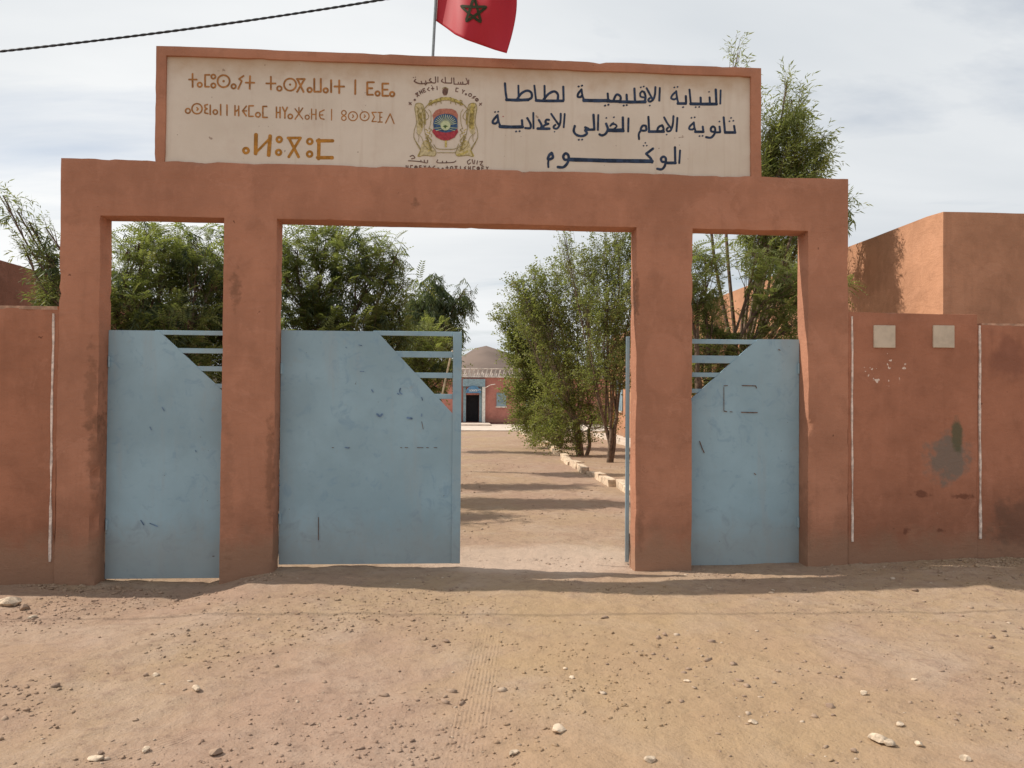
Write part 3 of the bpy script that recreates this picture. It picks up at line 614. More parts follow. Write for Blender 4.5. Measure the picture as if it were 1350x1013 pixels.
for sx in (1, -1):
    X_ = (lambda x: x) if sx == 1 else (lambda x: 1300-x)
    cst(gold, 60, [(X_(250), 490), (X_(262), 600), (X_(262), 720), (X_(265), 830)]); cst(gold, 34, [(X_(330), 1180), (X_(400), 1215), (X_(480), 1235)]); cst(gold, 26, [(X_(280), 1170), (X_(240), 1250)])
    for k in range(9): cst(outl, 11, [(X_(215+13*k), 520+55*(k*7 % 6)), (X_(250+12*k), 560+45*(k*5 % 7)), (X_(232+14*k), 610+50*(k*3 % 6))])
    for k in range(8): cst(outl, 8, [(X_(400+(k % 3)*16), 840+42*k), (X_(440-(k % 2)*30), 862+42*k), (X_(405+(k % 4)*12), 886+42*k)]); cst(gold, 13, [(X_(350+(k*5 % 4)*20), 850+44*k), (X_(380+(k*3 % 5)*12), 872+44*k)])
    cst(outl, 7, [(X_(395), 560), (X_(430), 620), (X_(425), 760), (X_(400), 850)]); cst(outl, 7, [(X_(250), 930), (X_(300), 990), (X_(330), 1090), (X_(400), 1160)]); cst(outl, 6, [(X_(210), 900), (X_(250), 960), (X_(240), 1040)])
    for k in range(7): cst(outl, 10, [(X_(340+12*k), 920+35*k), (X_(385+6*k), 950+33*k), (X_(350+16*k), 985+32*k)])
    cst(outl, 12, [(X_(340), 540), (X_(400), 480), (X_(480), 455), (X_(560), 440)]); cst(outl, 9, [(X_(180), 980), (X_(215), 1060), (X_(265), 1150)])
    cst(outl, 12, [(X_(440), 500), (X_(410), 440), (X_(440), 425), (X_(430), 480)]); cst(outl, 10, [(X_(500), 490), (X_(520), 420), (X_(490), 415)]); cst(outl, 10, [(X_(580), 470), (X_(570), 390), (X_(600), 385)])
cst(gold, 40, [(400, 480), (520, 420), (650, 395), (780, 420), (890, 480)]); cst(outl, 8, [(400, 500), (520, 445), (650, 420), (780, 445), (890, 500)]); cst(gold, 30, [(650, 1030), (650, 1110)]); cst(outl, 9, [(470, 1080), (520, 1140), (650, 1150), (800, 1140), (840, 1070)])
cst(outl, 8, [(520, 1200), (800, 1200)])
fillpoly(brn, [(600, 265), (640, 232), (685, 262), (680, 310), (660, 350), (618, 350), (598, 310)]); cst(outl, 10, [(600, 250), (640, 232), (685, 255)])
shield = [(450, 640), (500, 575), (560, 550), (650, 545), (740, 550), (800, 580), (830, 640), (825, 700), (820, 860), (830, 900), (780, 975), (700, 1015), (640, 1022), (580, 1010), (510, 975), (450, 900), (470, 840), (465, 700)]
fillpoly(rd2, shield); 
fillpoly(red, [(445, 880), (470, 850), (820, 850), (835, 890), (780, 970), (700, 1010), (640, 1020), (580, 1005), (505, 965)])
fillpoly(blu, sm([(470, 845), (470, 720), (520, 660), (600, 630), (650, 625), (740, 640), (810, 690), (822, 760), (820, 845), (760, 880), (650, 905), (540, 880)], 2))
for a in np.linspace(math.radians(12), math.radians(168), 15): cst(pal, 8, [(645+75*math.cos(a), 800-75*math.sin(a)), (645+165*math.cos(a), 800-160*math.sin(a))])
for a in (-.25, -.6, math.pi+.25, math.pi+.6): cst(pal, 8, [(645+75*math.cos(a), 815-75*math.sin(a)), (645+170*math.cos(a), 810-120*math.sin(a))])
fillpoly(pal, circ(645, 800, 74, 14)); fillpoly(gre, [(600, 815), (640, 795), (690, 812), (655, 822), (640, 850), (625, 822)])
# small inscriptions round the arms
small = Paint(BY, .0016)
def cs(w, *pl):
    for p in pl: strokes(small, C_, sC, [(w*1.25, p)])
cs(13, [(990, 120), (985, 185)], [(950, 95), (975, 160), (945, 185)], [(945, 185), (770, 182)], [(900, 150), (903, 182)], [(870, 155), (872, 182)], [(835, 155), (838, 182)], [(768, 90), (772, 182)], [(735, 90), (735, 165)], [(735, 168), (625, 165)], [(640, 80), (645, 160)], [(602, 110), (585, 140), (618, 160)],
   [(532, 75), (532, 155)], [(495, 75), (495, 160), (430, 160)], [(428, 100), (405, 125), (440, 155), (385, 165)], [(380, 160), (345, 195)], [(350, 135), (352, 165), (290, 178)], [(285, 140), (287, 178), (205, 160)], [(205, 110), (180, 140), (215, 155)])
cs(13, [(170, 85)], [(200, 80)], [(440, 205)], [(330, 180)])
gl = ['+', 'o', 'X', 'H', 'E', '<', '+', '|', 'M', 'Y', 'o', 'O', 'Z', 'B']
def glyph(c, cx, cy, an, h):
    ca, sa = math.cos(an), math.sin(an); T2 = lambda u, v: (cx+h*(u*ca-v*sa), cy+h*(u*sa+v*ca))
    G = {'+': [[(-.4, 0), (.4, 0)], [(0, -.5), (0, .5)]], 'o': [circ(0, .3, .2, 8)+[(.2, .3)]], 'X': [[(-.35, -.5), (.35, .5)], [(.35, -.5), (-.35, .5)], [(-.35, -.5), (.35, -.5)]], 'H': [[(-.3, -.5), (-.3, .5)], [(.3, -.5), (.3, .5)], [(-.3, 0), (.3, 0)]], 'E': [[(.3, -.5), (-.3, -.5), (-.3, .5), (.3, .5)], [(-.3, 0), (.2, 0)]],
         '<': [[(.3, -.5), (-.3, 0), (.3, .5)]], '|': [[(0, -.5), (0, .5)]], 'M': [[(.35, -.5), (-.3, -.5), (-.3, .5), (.35, .5)]], 'Y': [[(-.3, -.5), (0, 0), (0, .5)], [(.3, -.5), (0, 0)]], 'O': [circ(0, 0, .42, 10)+[(.42, 0)]], 'Z': [[(.3, -.5), (-.2, -.1), (.2, .1), (-.3, .5)]], 'B': [circ(0, 0, .42, 8)+[(.42, 0)], [(0, -.4), (0, .4)]]}
    for pl in G[c]:
        for a, b in zip(pl[:-1], pl[1:]): strokes(small, C_, sC, [(14, [T2(*a), T2(*b)])], False)
for k, (x, y, an) in enumerate([(120, 470, -.75), (180, 405, -.65), (228, 340, -.55), (280, 300, -.45), (330, 275, -.35), (390, 260, -.2), (455, 248, -.12), (520, 240, -.08), (815, 268, .15), (905, 295, .35), (955, 320, .5), (1010, 345, .6), (1065, 378, .65), (1110, 415, .7), (1165, 480, .8)]): glyph(gl[k % 14], x, y, an, 52)
for k in range(19): glyph(gl[(k*5+3) % 14], 75+66*k, 1412+1.2*k, 0.02, 48)
cs(11, [(380, 1310), (370, 1350), (290, 1335), (200, 1325), (95, 1318)], [(120, 1255), (160, 1240), (190, 1275), (140, 1290)], [(280, 1310), (283, 1335)], [(330, 1308), (333, 1342)], [(530, 1305), (520, 1345), (620, 1350), (760, 1342), (800, 1320)], [(600, 1325), (602, 1350)], [(660, 1325), (662, 1350)],
   [(1010, 1300), (970, 1330), (985, 1370), (1020, 1350)], [(1040, 1300), (1055, 1365)], [(1080, 1310), (1070, 1365)], [(1120, 1320), (1110, 1370)], [(1150, 1335), (1195, 1330), (1160, 1380), (1200, 1385)])
em = mesh('coat_of_arms', pg.V, pg.F, M['palegold'], brd)
for pt, nm, mt in ((gold, 'gold_lions', 'gold'), (outl, 'emblem_outlines', 'olive'), (rd2, 'shield_top', 'redp2'), (red, 'shield_base', 'redp'), (blu, 'shield_sky', 'bluep'), (pal, 'sun_rays', 'palep'), (gre, 'star', 'green'), (brn, 'crown', 'brown')):
    pt.make(nm, M[mt], brd)
small.make('small_inscriptions', M['brown'], brd)

# ---------------------------------------------------------------- boundary walls
wl = empty('boundary_wall', (-6, .1, 0), 'terracotta plastered wall left of the gateway, dirt-stained near its foot', 'wall')
slab(wl, [('wall_panel', None, [(-13.0, -3.58, -.4, 2.375)])], .006, .2, M['wall_left'], step=.09, r=.02, rough=.007, chip=.03, seed=31, top_wave=.012)
def mortar(parent, x, z0, z1, y, w=.022, name='mortar_line'):
    zs = np.arange(z0, z1, .03); n = len(zs); Pn = np.stack([zs*3, zs*0, zs*0], 1)
    ww = w*(.55+.5*np.clip(fbm(Pn*2, 3, 12), -.8, 1)); xx = x+.006*fbm(Pn, 3, 14); yy = y-.004+.003*fbm(Pn*4, 2, 15)
    V = []; F = []
    for i in range(n):
        V += [[xx[i]-ww[i]/2, y+.02, zs[i]], [xx[i]-ww[i]/2, yy[i], zs[i]], [xx[i]+ww[i]/2, yy[i], zs[i]], [xx[i]+ww[i]/2, y+.02, zs[i]]]
    for i in range(n-1):
        for k in range(3): F.append([4*i+k, 4*i+k+1, 4*i+k+5, 4*i+k+4])
    return mesh(name, V, F, M['joint'], parent)
mortar(wl, -3.628, .10, 2.33, .003, .030)
MB().box(-13, -3.60, .011, .196, 2.355, 2.386).make('coping', flat('dusty_coping', (.47, .29, .20), .9, .3, 12), wl)

wr = empty('boundary_wall', (4.4, .1, 0), 'terracotta wall panel right of the gateway with two cream tiles and a grey worn patch', 'wall')
slab(wr, [('wall_panel', None, [(3.73, 5.038, -.4, 2.445)])], .006, .2, M['wall_right'], step=.07, r=.018, rough=.006, chip=.02, seed=51, top_wave=.006)
mortar(wr, 3.775, .24, 2.40, .003, .026)
for (px, lab) in ((1166, 'left cream square tile'), (1244, 'right cream square tile')):
    q = at(px, 444, 0); b_ = MB().box(q[0]-.107, q[0]+.107, -.008, .02, q[2]-.108, q[2]+.108, bev=.004).make('square_tile', M['tile'], wr); b_['label'] = lab
wr2 = empty('boundary_wall', (7, .1, 0), 'lower terracotta wall running out of the right side of the photo', 'wall')
slab(wr2, [('wall_panel', None, [(5.03, 13, -.4, 2.345)])], .016, .21, M['wall_right'], step=.09, r=.018, rough=.006, chip=.02, seed=61, top_wave=.008)
mortar(wr2, 5.062, .26, 2.33, .012, .032)
MB().box(5.09, 13, .022, .206, 2.33, 2.354).make('coping', flat('pale_coping', (.48, .29, .20), .9, .3, 12), wr2)

# ---------------------------------------------------------------- gate leaves
def panel_sheet(poly, y, th=.004):
    return MB().prism(poly, y, y+th)
def gate_leaf(label, xl, xr, zb, zt, diag, rails, stile=None, yb=.19, marks=None, flip=False, rail_x=None):
    """diag: (xa, za) top end and (xb, zb) lower end of the slanting edge"""
    r = empty('gate_leaf', ((xl+xr)/2, yb, 0), label, 'gate')
    (xa, za), (xb, zd) = diag
    if not flip: poly = [(xl, zb), (xb, zb), (xb, zd), (xa, za), (xl, zt)]
    else: poly = [(xb, zb), (xr, zb), (xr, zt), (xa, za), (xb, zd)]
    # slightly dented sheet: grid clipped to the outline
    bm = bmesh.new(); vs = [bm.verts.new((x, yb, z)) for x, z in poly]; bm.faces.new(vs)
    for k in range(1, 60):
        x = min(p[0] for p in poly)+k*.06
        if x < max(p[0] for p in poly): bmesh.ops.bisect_plane(bm, geom=bm.verts[:]+bm.edges[:]+bm.faces[:], plane_co=(x, 0, 0), plane_no=(1, 0, 0))
    for k in range(1, 40):
        z = zb+k*.06
        if z < zt: bmesh.ops.bisect_plane(bm, geom=bm.verts[:]+bm.edges[:]+bm.faces[:], plane_co=(0, 0, z), plane_no=(0, 0, 1))
    P = np.array([v.co[:] for v in bm.verts]); dz = .0035*fbm(P*1.8, 3, 71)+.0012*fbm(P*6, 2, 72)
    for v, d in zip(bm.verts, dz): v.co.y += d
    F = [[v.index for v in f.verts] for f in bm.faces]; V = np.array([v.co[:] for v in bm.verts])
    be = [(e.verts[0].index, e.verts[1].index) for e in bm.edges if e.is_boundary]; bm.free()
    n = len(V); V2 = V.copy(); V2[:, 1] += .004; F = F+[[i+n for i in f][::-1] for f in F]+[[a, b, b+n, a+n] for a, b in be]
    mesh('sheet_panel', np.concatenate([V, V2]), F, M['blue'], r, True, 50)
    y0, y1 = yb+.007, yb+.045
    fr = MB(); fr.box(xl+.002, xl+.04, y0, y1, zb+.002, zt-.03); fr.box(xr-.04, xr-.002, y0, y1, zb+.002, zt-.03); fr.box(xl+.045, xr-.045, y0, y1, zb+.002, zb+.04); fr.box(xl+.045, xr-.045, y0, y1, 1.0, 1.04)
    fr.make('back_frame', M['blue'], r)
    for (z0, z1) in rails:
        # each rail starts on the slanting edge
        u = np.clip(((z0+z1)/2-za)/(zd-za), 0, 1); xd = xa+(xb-xa)*u
        if not flip: MB().box(xd-.05, (rail_x or xr)-.0, yb+.0065, yb+.036, z0, z1, bev=.003).make('rail', M['blue'], r)
        else: MB().box((rail_x or xl), xd+.05, yb+.0065, yb+.036, z0, z1, bev=.003).make('rail', M['blue'], r)
    # folded rim along the slanting edge
    d = np.array([xb-xa, zd-za]); L = np.hypot(*d); d /= L; nn = np.array([-d[1], d[0]])*(1 if not flip else -1)
    a = np.array([xa, za])+d*.004; b = np.array([xb, zd])-d*.004
    MB().prism([tuple(a-nn*.001), tuple(b-nn*.001), tuple(b-nn*.013), tuple(a-nn*.013)] if not flip else [tuple(a-nn*.001), tuple(b-nn*.001), tuple(b-nn*.013), tuple(a-nn*.013)], yb+.0065, yb+.03).make('slanting_rim', M['blue'], r)
    if stile: MB().box(stile[0], stile[1], yb-.012, yb+.05, zb-.0, zt+.004, bev=.004).make('stile', M['blue'], r)
    return r
def zrow(px, y, Y=.19): return at(px, y, Y)[2]
def rl(px, rows): return [(zrow(px, b), zrow(px, a)) for a, b in rows]
YB = .19
def zx(px, py): q = at(px, py, YB); return (q[0], q[2])
zt = zrow(200, 436)
g1 = gate_leaf('leftmost blue sheet-metal gate leaf between the two left pillars', -3.228, -2.152, zrow(200, 763), zt, ((zx(209, 436)[0], zt), (-2.152, zrow(293, 521))), rl(270, [(436.3, 442), (459.5, 466), (483, 489.5), (506, 512)]), yb=YB)
zt2 = zrow(450, 436.5); xr2 = zx(609, 436)[0]; xs = zx(597.5, 436)[0]
g2 = gate_leaf('large closed blue gate leaf of the main entrance with dark scuffs and dashed weld line', -1.66, xr2, zrow(450, 744), zt2, ((zx(497, 437)[0], zt2), (xs+.004, zrow(597, 546))), rl(560, [(437, 443), (463.5, 471.5), (491.5, 498.5), (519.5, 526)]), stile=(xs, xr2), yb=YB, rail_x=xs-.002)
zt3 = zrow(1030, 447.5)
g3 = gate_leaf('rightmost blue gate leaf between the two right pillars with a faint dashed rectangle on it', 2.217, 3.333, zrow(985, 745), zt3, ((zx(999, 448)[0], zt3-.002), (2.219, zrow(915, 531))), rl(945, [(447.5, 453.5), (469, 479), (491.5, 497.5), (513, 518.5)]), yb=YB, flip=True)
# parts bolted to the leaves
for (g_, x, z) in ((g1, -3.215, .4), (g1, -3.215, 1.9), (g2, -1.652, .45), (g2, -1.652, 1.85), (g3, 3.322, .4), (g3, 3.322, 1.9)):
    MB().tube([(x, YB-.012, z-.05), (x, YB-.012, z+.05)], .011, 8).make('hinge', M['blue'], g_)
def marks(parent, name, mat, items, Y=YB):
    p = Paint(Y-.004, .0045)
    for w, pts in items:
        q = np.array([at(a, b, Y)[[0, 2]] for a, b in pts]); p.strip(catmull(q, 4) if len(q) > 2 else q, w*mpp, True)
    return p.make(name, mat, parent)
marks(g2, 'scuff_marks', M['bluemark'], [(1.5, [(528, 512), (527, 517), (530, 520)]), (1.6, [(524, 519), (526, 520)]), (2.5, [(497, 546), (501, 549), (504, 546)]), (2.5, [(537, 551), (543, 552)]), (1.5, [(490, 514), (492, 517)]), (1.2, [(556, 524), (557, 528)]), (1.2, [(556, 546), (556, 549)]), (1.5, [(455, 590), (460, 591)]), (1.3, [(366, 639), (369, 640)]),
    (1.0, [(473, 455), (477, 456)]), (1.0, [(456, 458), (457, 459)]), (.9, [(475, 490), (480, 490)])])
marks(g2, 'weld_line', M['rust'], [(.8, [(438+x, 590.2), (438+x+l, 590.4)]) for x, l in ((0, 2), (20, 3), (90, 2), (96, 4), (112, 8), (124, 3), (134, 4))]+[(1.0, [(420, 682), (420, 712)]), (.7, [(556, 556), (558, 566)])])
marks(g1, 'scuff_marks', M['bluemark'], [(1.1, [(214, 537), (217, 542)]), (1.0, [(198, 563), (200, 567)]), (1.4, [(186, 686), (190, 692)]), (1.2, [(198, 690), (208, 694)]), (1.2, [(258, 594), (259, 596)]), (1.2, [(291, 604), (293, 605)])])
marks(g3, 'dashed_outline', M['rust'], [(.9, [(954, 511), (954, 541)]), (1.0, [(954, 509), (959, 508.5)]), (1.3, [(978, 508.5), (996, 509)]), (1.2, [(996, 509), (997, 512)]), (1.2, [(954, 542), (958, 543)]), (1.0, [(962, 543), (965, 543.3)]), (1.4, [(977, 543.8), (998, 544.2)]), (1.3, [(1026, 461), (1028, 462)]), (1.3, [(922, 582), (925, 590), (928, 597)]), (1.2, [(994, 624), (996, 626)])])
# fourth leaf swung wide open behind the pillar
op = empty('gate_leaf', (1.64, .27, 0), 'blue gate leaf swung open behind the third pillar, seen edge-on', 'gate')
ang = math.atan2(1.655, 7.55); c_, s_ = math.cos(ang), math.sin(ang)
Mt = np.eye(4); Mt[:3, :3] = [[c_, s_, 0], [-s_, c_, 0], [0, 0, 1]]; Mt[:3, 3] = [1.655, .29, 0]
MB().box(-.02, .018, 0, .04, .0, 2.2, Mt, bev=.004).make('stile', M['blue'], op)
MB().box(-.018, -.013, .045, 1.62, .02, 1.45, Mt).make('sheet_panel', M['blue'], op)
MB().box(-.02, .018, 1.62, 1.66, .0, 2.2, Mt).make('stile', M['blue'], op)
for z in (2.15, 1.98, 1.8, 1.62, 1.45, .02): MB().box(-.012, .012, .042, 1.618, z, z+.04, Mt).make('rail', M['blue'], op)
# wooden pole leaning behind the large leaf
MB().tube([at(620, 400, .75)*[1, 1, 0]+[-.42, 0, .0]+[0, 0, .0], at(583, 520, .6), at(594, 470, .55), at(597, 462, .55)][1:], .011, 6).make('leaning_stick', M['stick'], None)
tag(bpy.data.objects['leaning_stick'], 'thin pale stick slanting behind the open rails of the large gate leaf', 'stick')

# ---------------------------------------------------------------- flag
pb, ptp = at(570.5, 78, .14), at(574.5, 0, .14); dirp = (ptp-pb)/np.linalg.norm(ptp-pb)
fp = empty('flagpole', pb*[1, 1, 0]+[0, 0, pb[2]-.4], 'slim grey metal flagpole fixed behind the sign', 'flagpole')
MB().tube([pb-dirp*.4, pb, ptp, ptp+dirp*.62], .0135, 8).make('pole', M['metal'], fp, True)
bm = MB().tube([ptp+dirp*.62, ptp+dirp*.64, ptp+dirp*.66], [.012, .022, .006], 8).make('finial', M['metal'], fp, True)
MB().box(pb[0]-.04, pb[0]+.035, .185, .245, pb[2]-.42, pb[2]-.38).make('bracket', M['metal'], fp)
bot = np.array([(575, 28), (588, 37), (600, 46), (615, 53), (635, 60), (652, 66), (668, 70.5)], float); topc = np.array([(580, -68), (592, -64), (608, -56), (626, -49), (645, -41), (662, -32), (676, -22)], float)
mid = np.array([(577, -20), (590, -14), (605, -6), (624, 1), (643, 6), (664, 10), (681, 13)], float)
def cloth(u, v):
    """u 0..1 along the fly, v 0 top .. 1 bottom -> world point"""
    f = lambda c, u: np.array([np.interp(u, np.linspace(0, 1, 7), c[:, 0]), np.interp(u, np.linspace(0, 1, 7), c[:, 1])])
    a, b, c = f(topc, u), f(mid, u), f(bot, u)
    q = a*(1-v)*(1-2*v)+4*b*v*(1-v)+c*v*(2*v-1) if True else None
    y = .14 - .35*u + .055*math.sin(7.5*u+1.8*v)*(.25+u) + .03*math.sin(15*u-3*v+1)*u + .03*math.sin(3*v+u*4)*u
    return at(q[0], q[1], y)
nu, nv = 44, 30
V = [cloth(i/nu, j/nv) for j in range(nv+1) for i in range(nu+1)]
F = [[j*(nu+1)+i, j*(nu+1)+i+1, (j+1)*(nu+1)+i+1, (j+1)*(nu+1)+i] for j in range(nv) for i in range(nu)]
fl = empty('flag', cloth(0, .5), 'red flag with dark green five-pointed star flying from the pole above the sign', 'flag')
cl = mesh('cloth', V, F, M['flagred'], fl, True)
md_ = cl.modifiers.new('thickness', 'SOLIDIFY'); md_.thickness = .0016; md_.offset = 0
MB().tube([cloth(.0, .98), cloth(0, .02)], .006, 6).make('hem', M['white'], fl)
# star as five ribbons following the cloth, on both faces
sc_px = np.array([624.5, 15.0]); R_ = 18.5
def inv(px, py):     # find (u,v) of a photo point on the cloth
    best = None
    for u in np.linspace(.1, .95, 60):
        for v in np.linspace(.3, 1, 60):
            a = [np.interp(u, np.linspace(0, 1, 7), c[:, k]) for c in (topc, mid, bot) for k in (0, 1)]
            qx = a[0]*(1-v)*(1-2*v)+4*a[2]*v*(1-v)+a[4]*v*(2*v-1); qy = a[1]*(1-v)*(1-2*v)+4*a[3]*v*(1-v)+a[5]*v*(2*v-1)
            d = (qx-px)**2+(qy-py)**2
            if best is None or d < best[0]: best = (d, u, v)
    return best[1:]
tips = [inv(624.5+R_*math.cos(a), 15+R_*math.sin(a)) for a in [math.radians(-88+72*k) for k in range(5)]]
SV, SF = [], []
for side in (-1, 1):
    for k in range(5):
        a, b = np.array(tips[k]), np.array(tips[(k+2) % 5]); d = b-a; nn = np.array([-d[1]*.8, d[0]*1.2]); nn /= np.linalg.norm(nn)/.016; n0_ = len(SV)
        for i in range(13):
            p = a+d*i/12
            for sgn in (-1, 1):
                w_ = p+nn*sgn*(1 if 0 < i < 12 else .3); P = cloth(*w_); P = P+np.array([0, 1, 0])*side*(.006+.0012*k); SV.append(P)
        SF += [[n0_+2*i, n0_+2*i+1, n0_+2*i+3, n0_+2*i+2] for i in range(12)]
mesh('star', SV, SF, M['star'], fl)

# ---------------------------------------------------------------- overhead cable
ca, cb_ = at(0, 68, -.62), at(503, 0, -.62); sl_ = (cb_-ca)/(cb_[0]-ca[0])
xsn = np.linspace(-14, 14, 160); base_z = np.interp(0, [0, 1], [0, 0])
def cz(x): # parabola through the two sightings with a gentle sag
    a = .0105; m = (cb_[2]-ca[2])/(cb_[0]-ca[0])-a*(cb_[0]+ca[0]); return ca[2]+m*(x-ca[0])+a*(x*x-ca[0]**2)
cbe = empty('overhead_cable', (-14, -.62, cz(-14)), 'dark twisted overhead cable crossing the upper left sky in front of the gateway', 'cable')
for ph in (0, math.pi):
    MB().tube([(x, -.62+.0040*math.cos(x*48+ph), cz(x)+.0040*math.sin(x*48+ph)) for x in np.linspace(-14, 14, 2200)], .0072, 6).make('strand', M['cable'], cbe, True)

# ---------------------------------------------------------------- buildings
def nm_box(root, name, x0, x1, y0, y1, z0, z1, mat, step=.5, label=None, **k):
    return slab(root, [(name, label, [(x0, x1, z0, z1)])], y0, y1, mat, step=step, r=k.get('r', .03), rough=k.get('rough', .008), chip=k.get('chip', .02), seed=k.get('seed', 3), ystep=k.get('ystep', step))[0]
cR = at(1243, 278, 2.6); XR, HR = cR[0], cR[2]
rb_ = empty('school_block', (XR+2, 8, 0), 'long peach flat-roofed school block behind the right wall with tree shadows on its sunlit side', 'building')
nm_box(rb_, 'wall', XR, 13, 2.6, 25, -.3, HR-.0, {'wall': M['house']}, .35, seed=13)
# recessed roof slab, just above the walls, and rain spout
MB().box(XR+.22, 12.8, 2.85, 24.8, HR+.004, HR+.03).make('roof', M['concrete'], rb_)
MB().box(XR-.75, XR-.01, 9.0, 25, -.05, .13, bev=.01).make('veranda_slab', M['concrete'], rb_)
for k, y in enumerate((13.2, 16.0, 18.8, 21.6, 24.4)): MB().box(XR-.16, XR-.004, y, y+.34, .135, HR-.3, bev=.012).make('pilaster', M['house'], rb_)
for k, y in enumerate((14.4, 17.2, 20.0, 22.8)):
    w_ = MB().box(XR-.05, XR-.006, y-.15, y+1.05, 1.1, 2.3, bev=.006).make('window', M['glass'], rb_)
    MB().box(XR-.075, XR-.052, y-.2, y+1.1, 1.04, 1.095).make('sill', M['concrete'], w_)
    for q in (0, 1, 2): MB().box(XR-.062, XR-.0515, y+.2+.3*q-.012, y+.2+.3*q+.012, 1.12, 2.28).make('glazing_bar', M['greyblue'], w_)
cL = at(0, 343, 2.2); 
e2 = at(62, 360, 9.0)
XL = -6.35; HL = at(0, 343, (XL-CAM[0])/ray(0, 343)[0]*ray(0, 343)[1]+CAM[1])[2]
lb_ = empty('school_block', (XL-2, 6, 0), 'shaded dark red building behind the left wall at the photo edge', 'building')
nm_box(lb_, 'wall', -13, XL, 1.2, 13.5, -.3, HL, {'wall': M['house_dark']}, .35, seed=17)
MB().box(-12.8, XL-.2, 1.4, 13.3, HL+.004, HL+.03).make('roof', M['concrete'], lb_)
for y in (3.0, 6.0, 9.0):
    w_ = MB().box(XL+.004, XL+.05, y, y+1.2, 1.1, 2.2).make('window', M['glass'], lb_)

YF = 38.0
fq = lambda px, py: at(px, py, YF)
fb = empty('school_building', (1.5, YF+3, 0), 'distant rose-red school building with blue arched door sign at the end of the lane', 'building')
zt_ = fq(650, 498)[2]; zp = fq(650, 487)[2]; x0_, x1_ = -12.0, 12.0
dx0, dx1 = fq(614.5, 540)[0], fq(631.5, 540)[0]; dz = fq(622, 521)[2]
slab(fb, [('wall', None, [(x0_, dx0, -.3, zt_), (dx1, x1_, -.3, zt_), (dx0, dx1, dz, zt_)])], YF, YF+.35, M['farhouse'], step=.3, r=.01, rough=.006, chip=.01, seed=4)
MB().box(x0_, x1_, YF+.36, YF+7, -.3, zt_-.02).make('main_block', M['farhouse'], fb)
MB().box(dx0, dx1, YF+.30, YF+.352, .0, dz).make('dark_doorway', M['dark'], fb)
# columns and blue door surround
for (a, b, nm, mt, dp) in ((610.5, 614.2, 'door_jamb', 'greyblue', .05), (631.8, 635, 'door_jamb', 'greyblue', .05), (635.3, 639.5, 'column', 'white', .22), (604, 607, 'column', 'white', .22)):
    MB().box(fq(a, 540)[0], fq(b, 540)[0], YF-dp, YF-.003, -.05, fq(622, 510)[2], bev=.01).make(nm, M[mt], fb)
MB().box(fq(610, 500)[0], fq(639.5, 500)[0], YF-.24, YF-.003, fq(622, 509.8)[2], fq(622, 500)[2]).make('door_hood', M['greyblue'], fb)
# arched blue sign above the door with pale lettering
cxs, czs = fq(624, 516)[0], fq(624, 518.5)[2]; rs = (fq(634, 516)[0]-fq(614, 516)[0])/2
ar = [(cxs+rs*math.cos(a), czs+.42*math.sin(a)*1.0) for a in np.linspace(0, math.pi, 14)]
asn = MB().prism(ar[::-1], YF-.30, YF-.26).make('arched_sign', M['signblue'], fb)
pp = Paint(YF-.30, .004)
for k in range(6): pp.strip(np.array([(cxs-rs*.6+k*.12, czs+.17+.03*(k % 2)), (cxs-rs*.6+k*.12+.07, czs+.20), (cxs-rs*.6+k*.12+.09, czs+.14)]), .025)
pp.strip(np.array([(cxs-rs*.55, czs+.12), (cxs+rs*.5, czs+.12)]), .03)
pp.make('lettering', M['white'], asn)
MB().tube([fq(639, 512)*[1, 0, 1]+[0, YF-.25, 0], fq(646, 508)*[1, 0, 1]+[0, YF-.6, 0], fq(652, 507)*[1, 0, 1]+[0, YF-.9, 0]], .018, 6).make('lamp_arm', M['parapet'], fb)
wz0, wz1 = fq(661, 536)[2], fq(661, 518)[2]
for px in (661, 700, 735, 575, 540):
    xw = fq(px, 525)[0]; w_ = MB().box(xw-.28, xw+.28, YF-.03, YF-.003, wz0, wz1).make('window', M['glass'], fb)
    MB().box(xw-.33, xw+.33, YF-.06, YF-.033, wz0-.07, wz0-.005).make('sill', M['parapet'], w_)
MB().box(x0_, x1_, YF-.06, YF-.003, -.05, .16).make('plinth', flat('dark_plinth', (.22, .10, .08), .9), fb)
# parapet of small pierced blocks
MB().box(x0_, x1_, YF-.12, YF+.3, zt_+.004, zt_+.06).make('cornice', M['parapet'], fb)
wpx = .25; nblk = int((x1_-x0_)/wpx); proto = None
for k in range(nblk):
    xx = x0_+wpx*k
    if not (-2.5 < xx < 6.5): continue
    b_ = MB(); hh = zp-zt_-.07; b_.prism([(xx+.02, zt_+.065), (xx+.09, zt_+.065), (xx+.20, zt_+.065+hh*.95), (xx+.13, zt_+.065+hh*.95)][::-1], YF-.05, YF+.05); b_.prism([(xx+.12, zt_+.065), (xx+.2, zt_+.065), (xx+.235, zt_+.065+hh*.4), (xx+.18, zt_+.065+hh*.5)][::-1], YF-.04, YF+.04)
    b_.make('parapet_block', M['parapet'], fb)
MB().box(x0_, x1_, YF-.08, YF+.2, zp+.0, zp+.05).make('parapet_cap', M['parapet'], fb)
# raised concrete apron in front of it
ap = MB().box(-10, 9, YF-8.5, YF-.13, -.2, .05, bev=.02).make('pavement', M['concrete'], None); tag(ap, kind='structure')
ap2 = MB().box(-1.0, fq(640, 570)[0]+.2, YF-3.0, YF-.25, .054, .13, bev=.01).make('door_step', M['concrete'], fb)

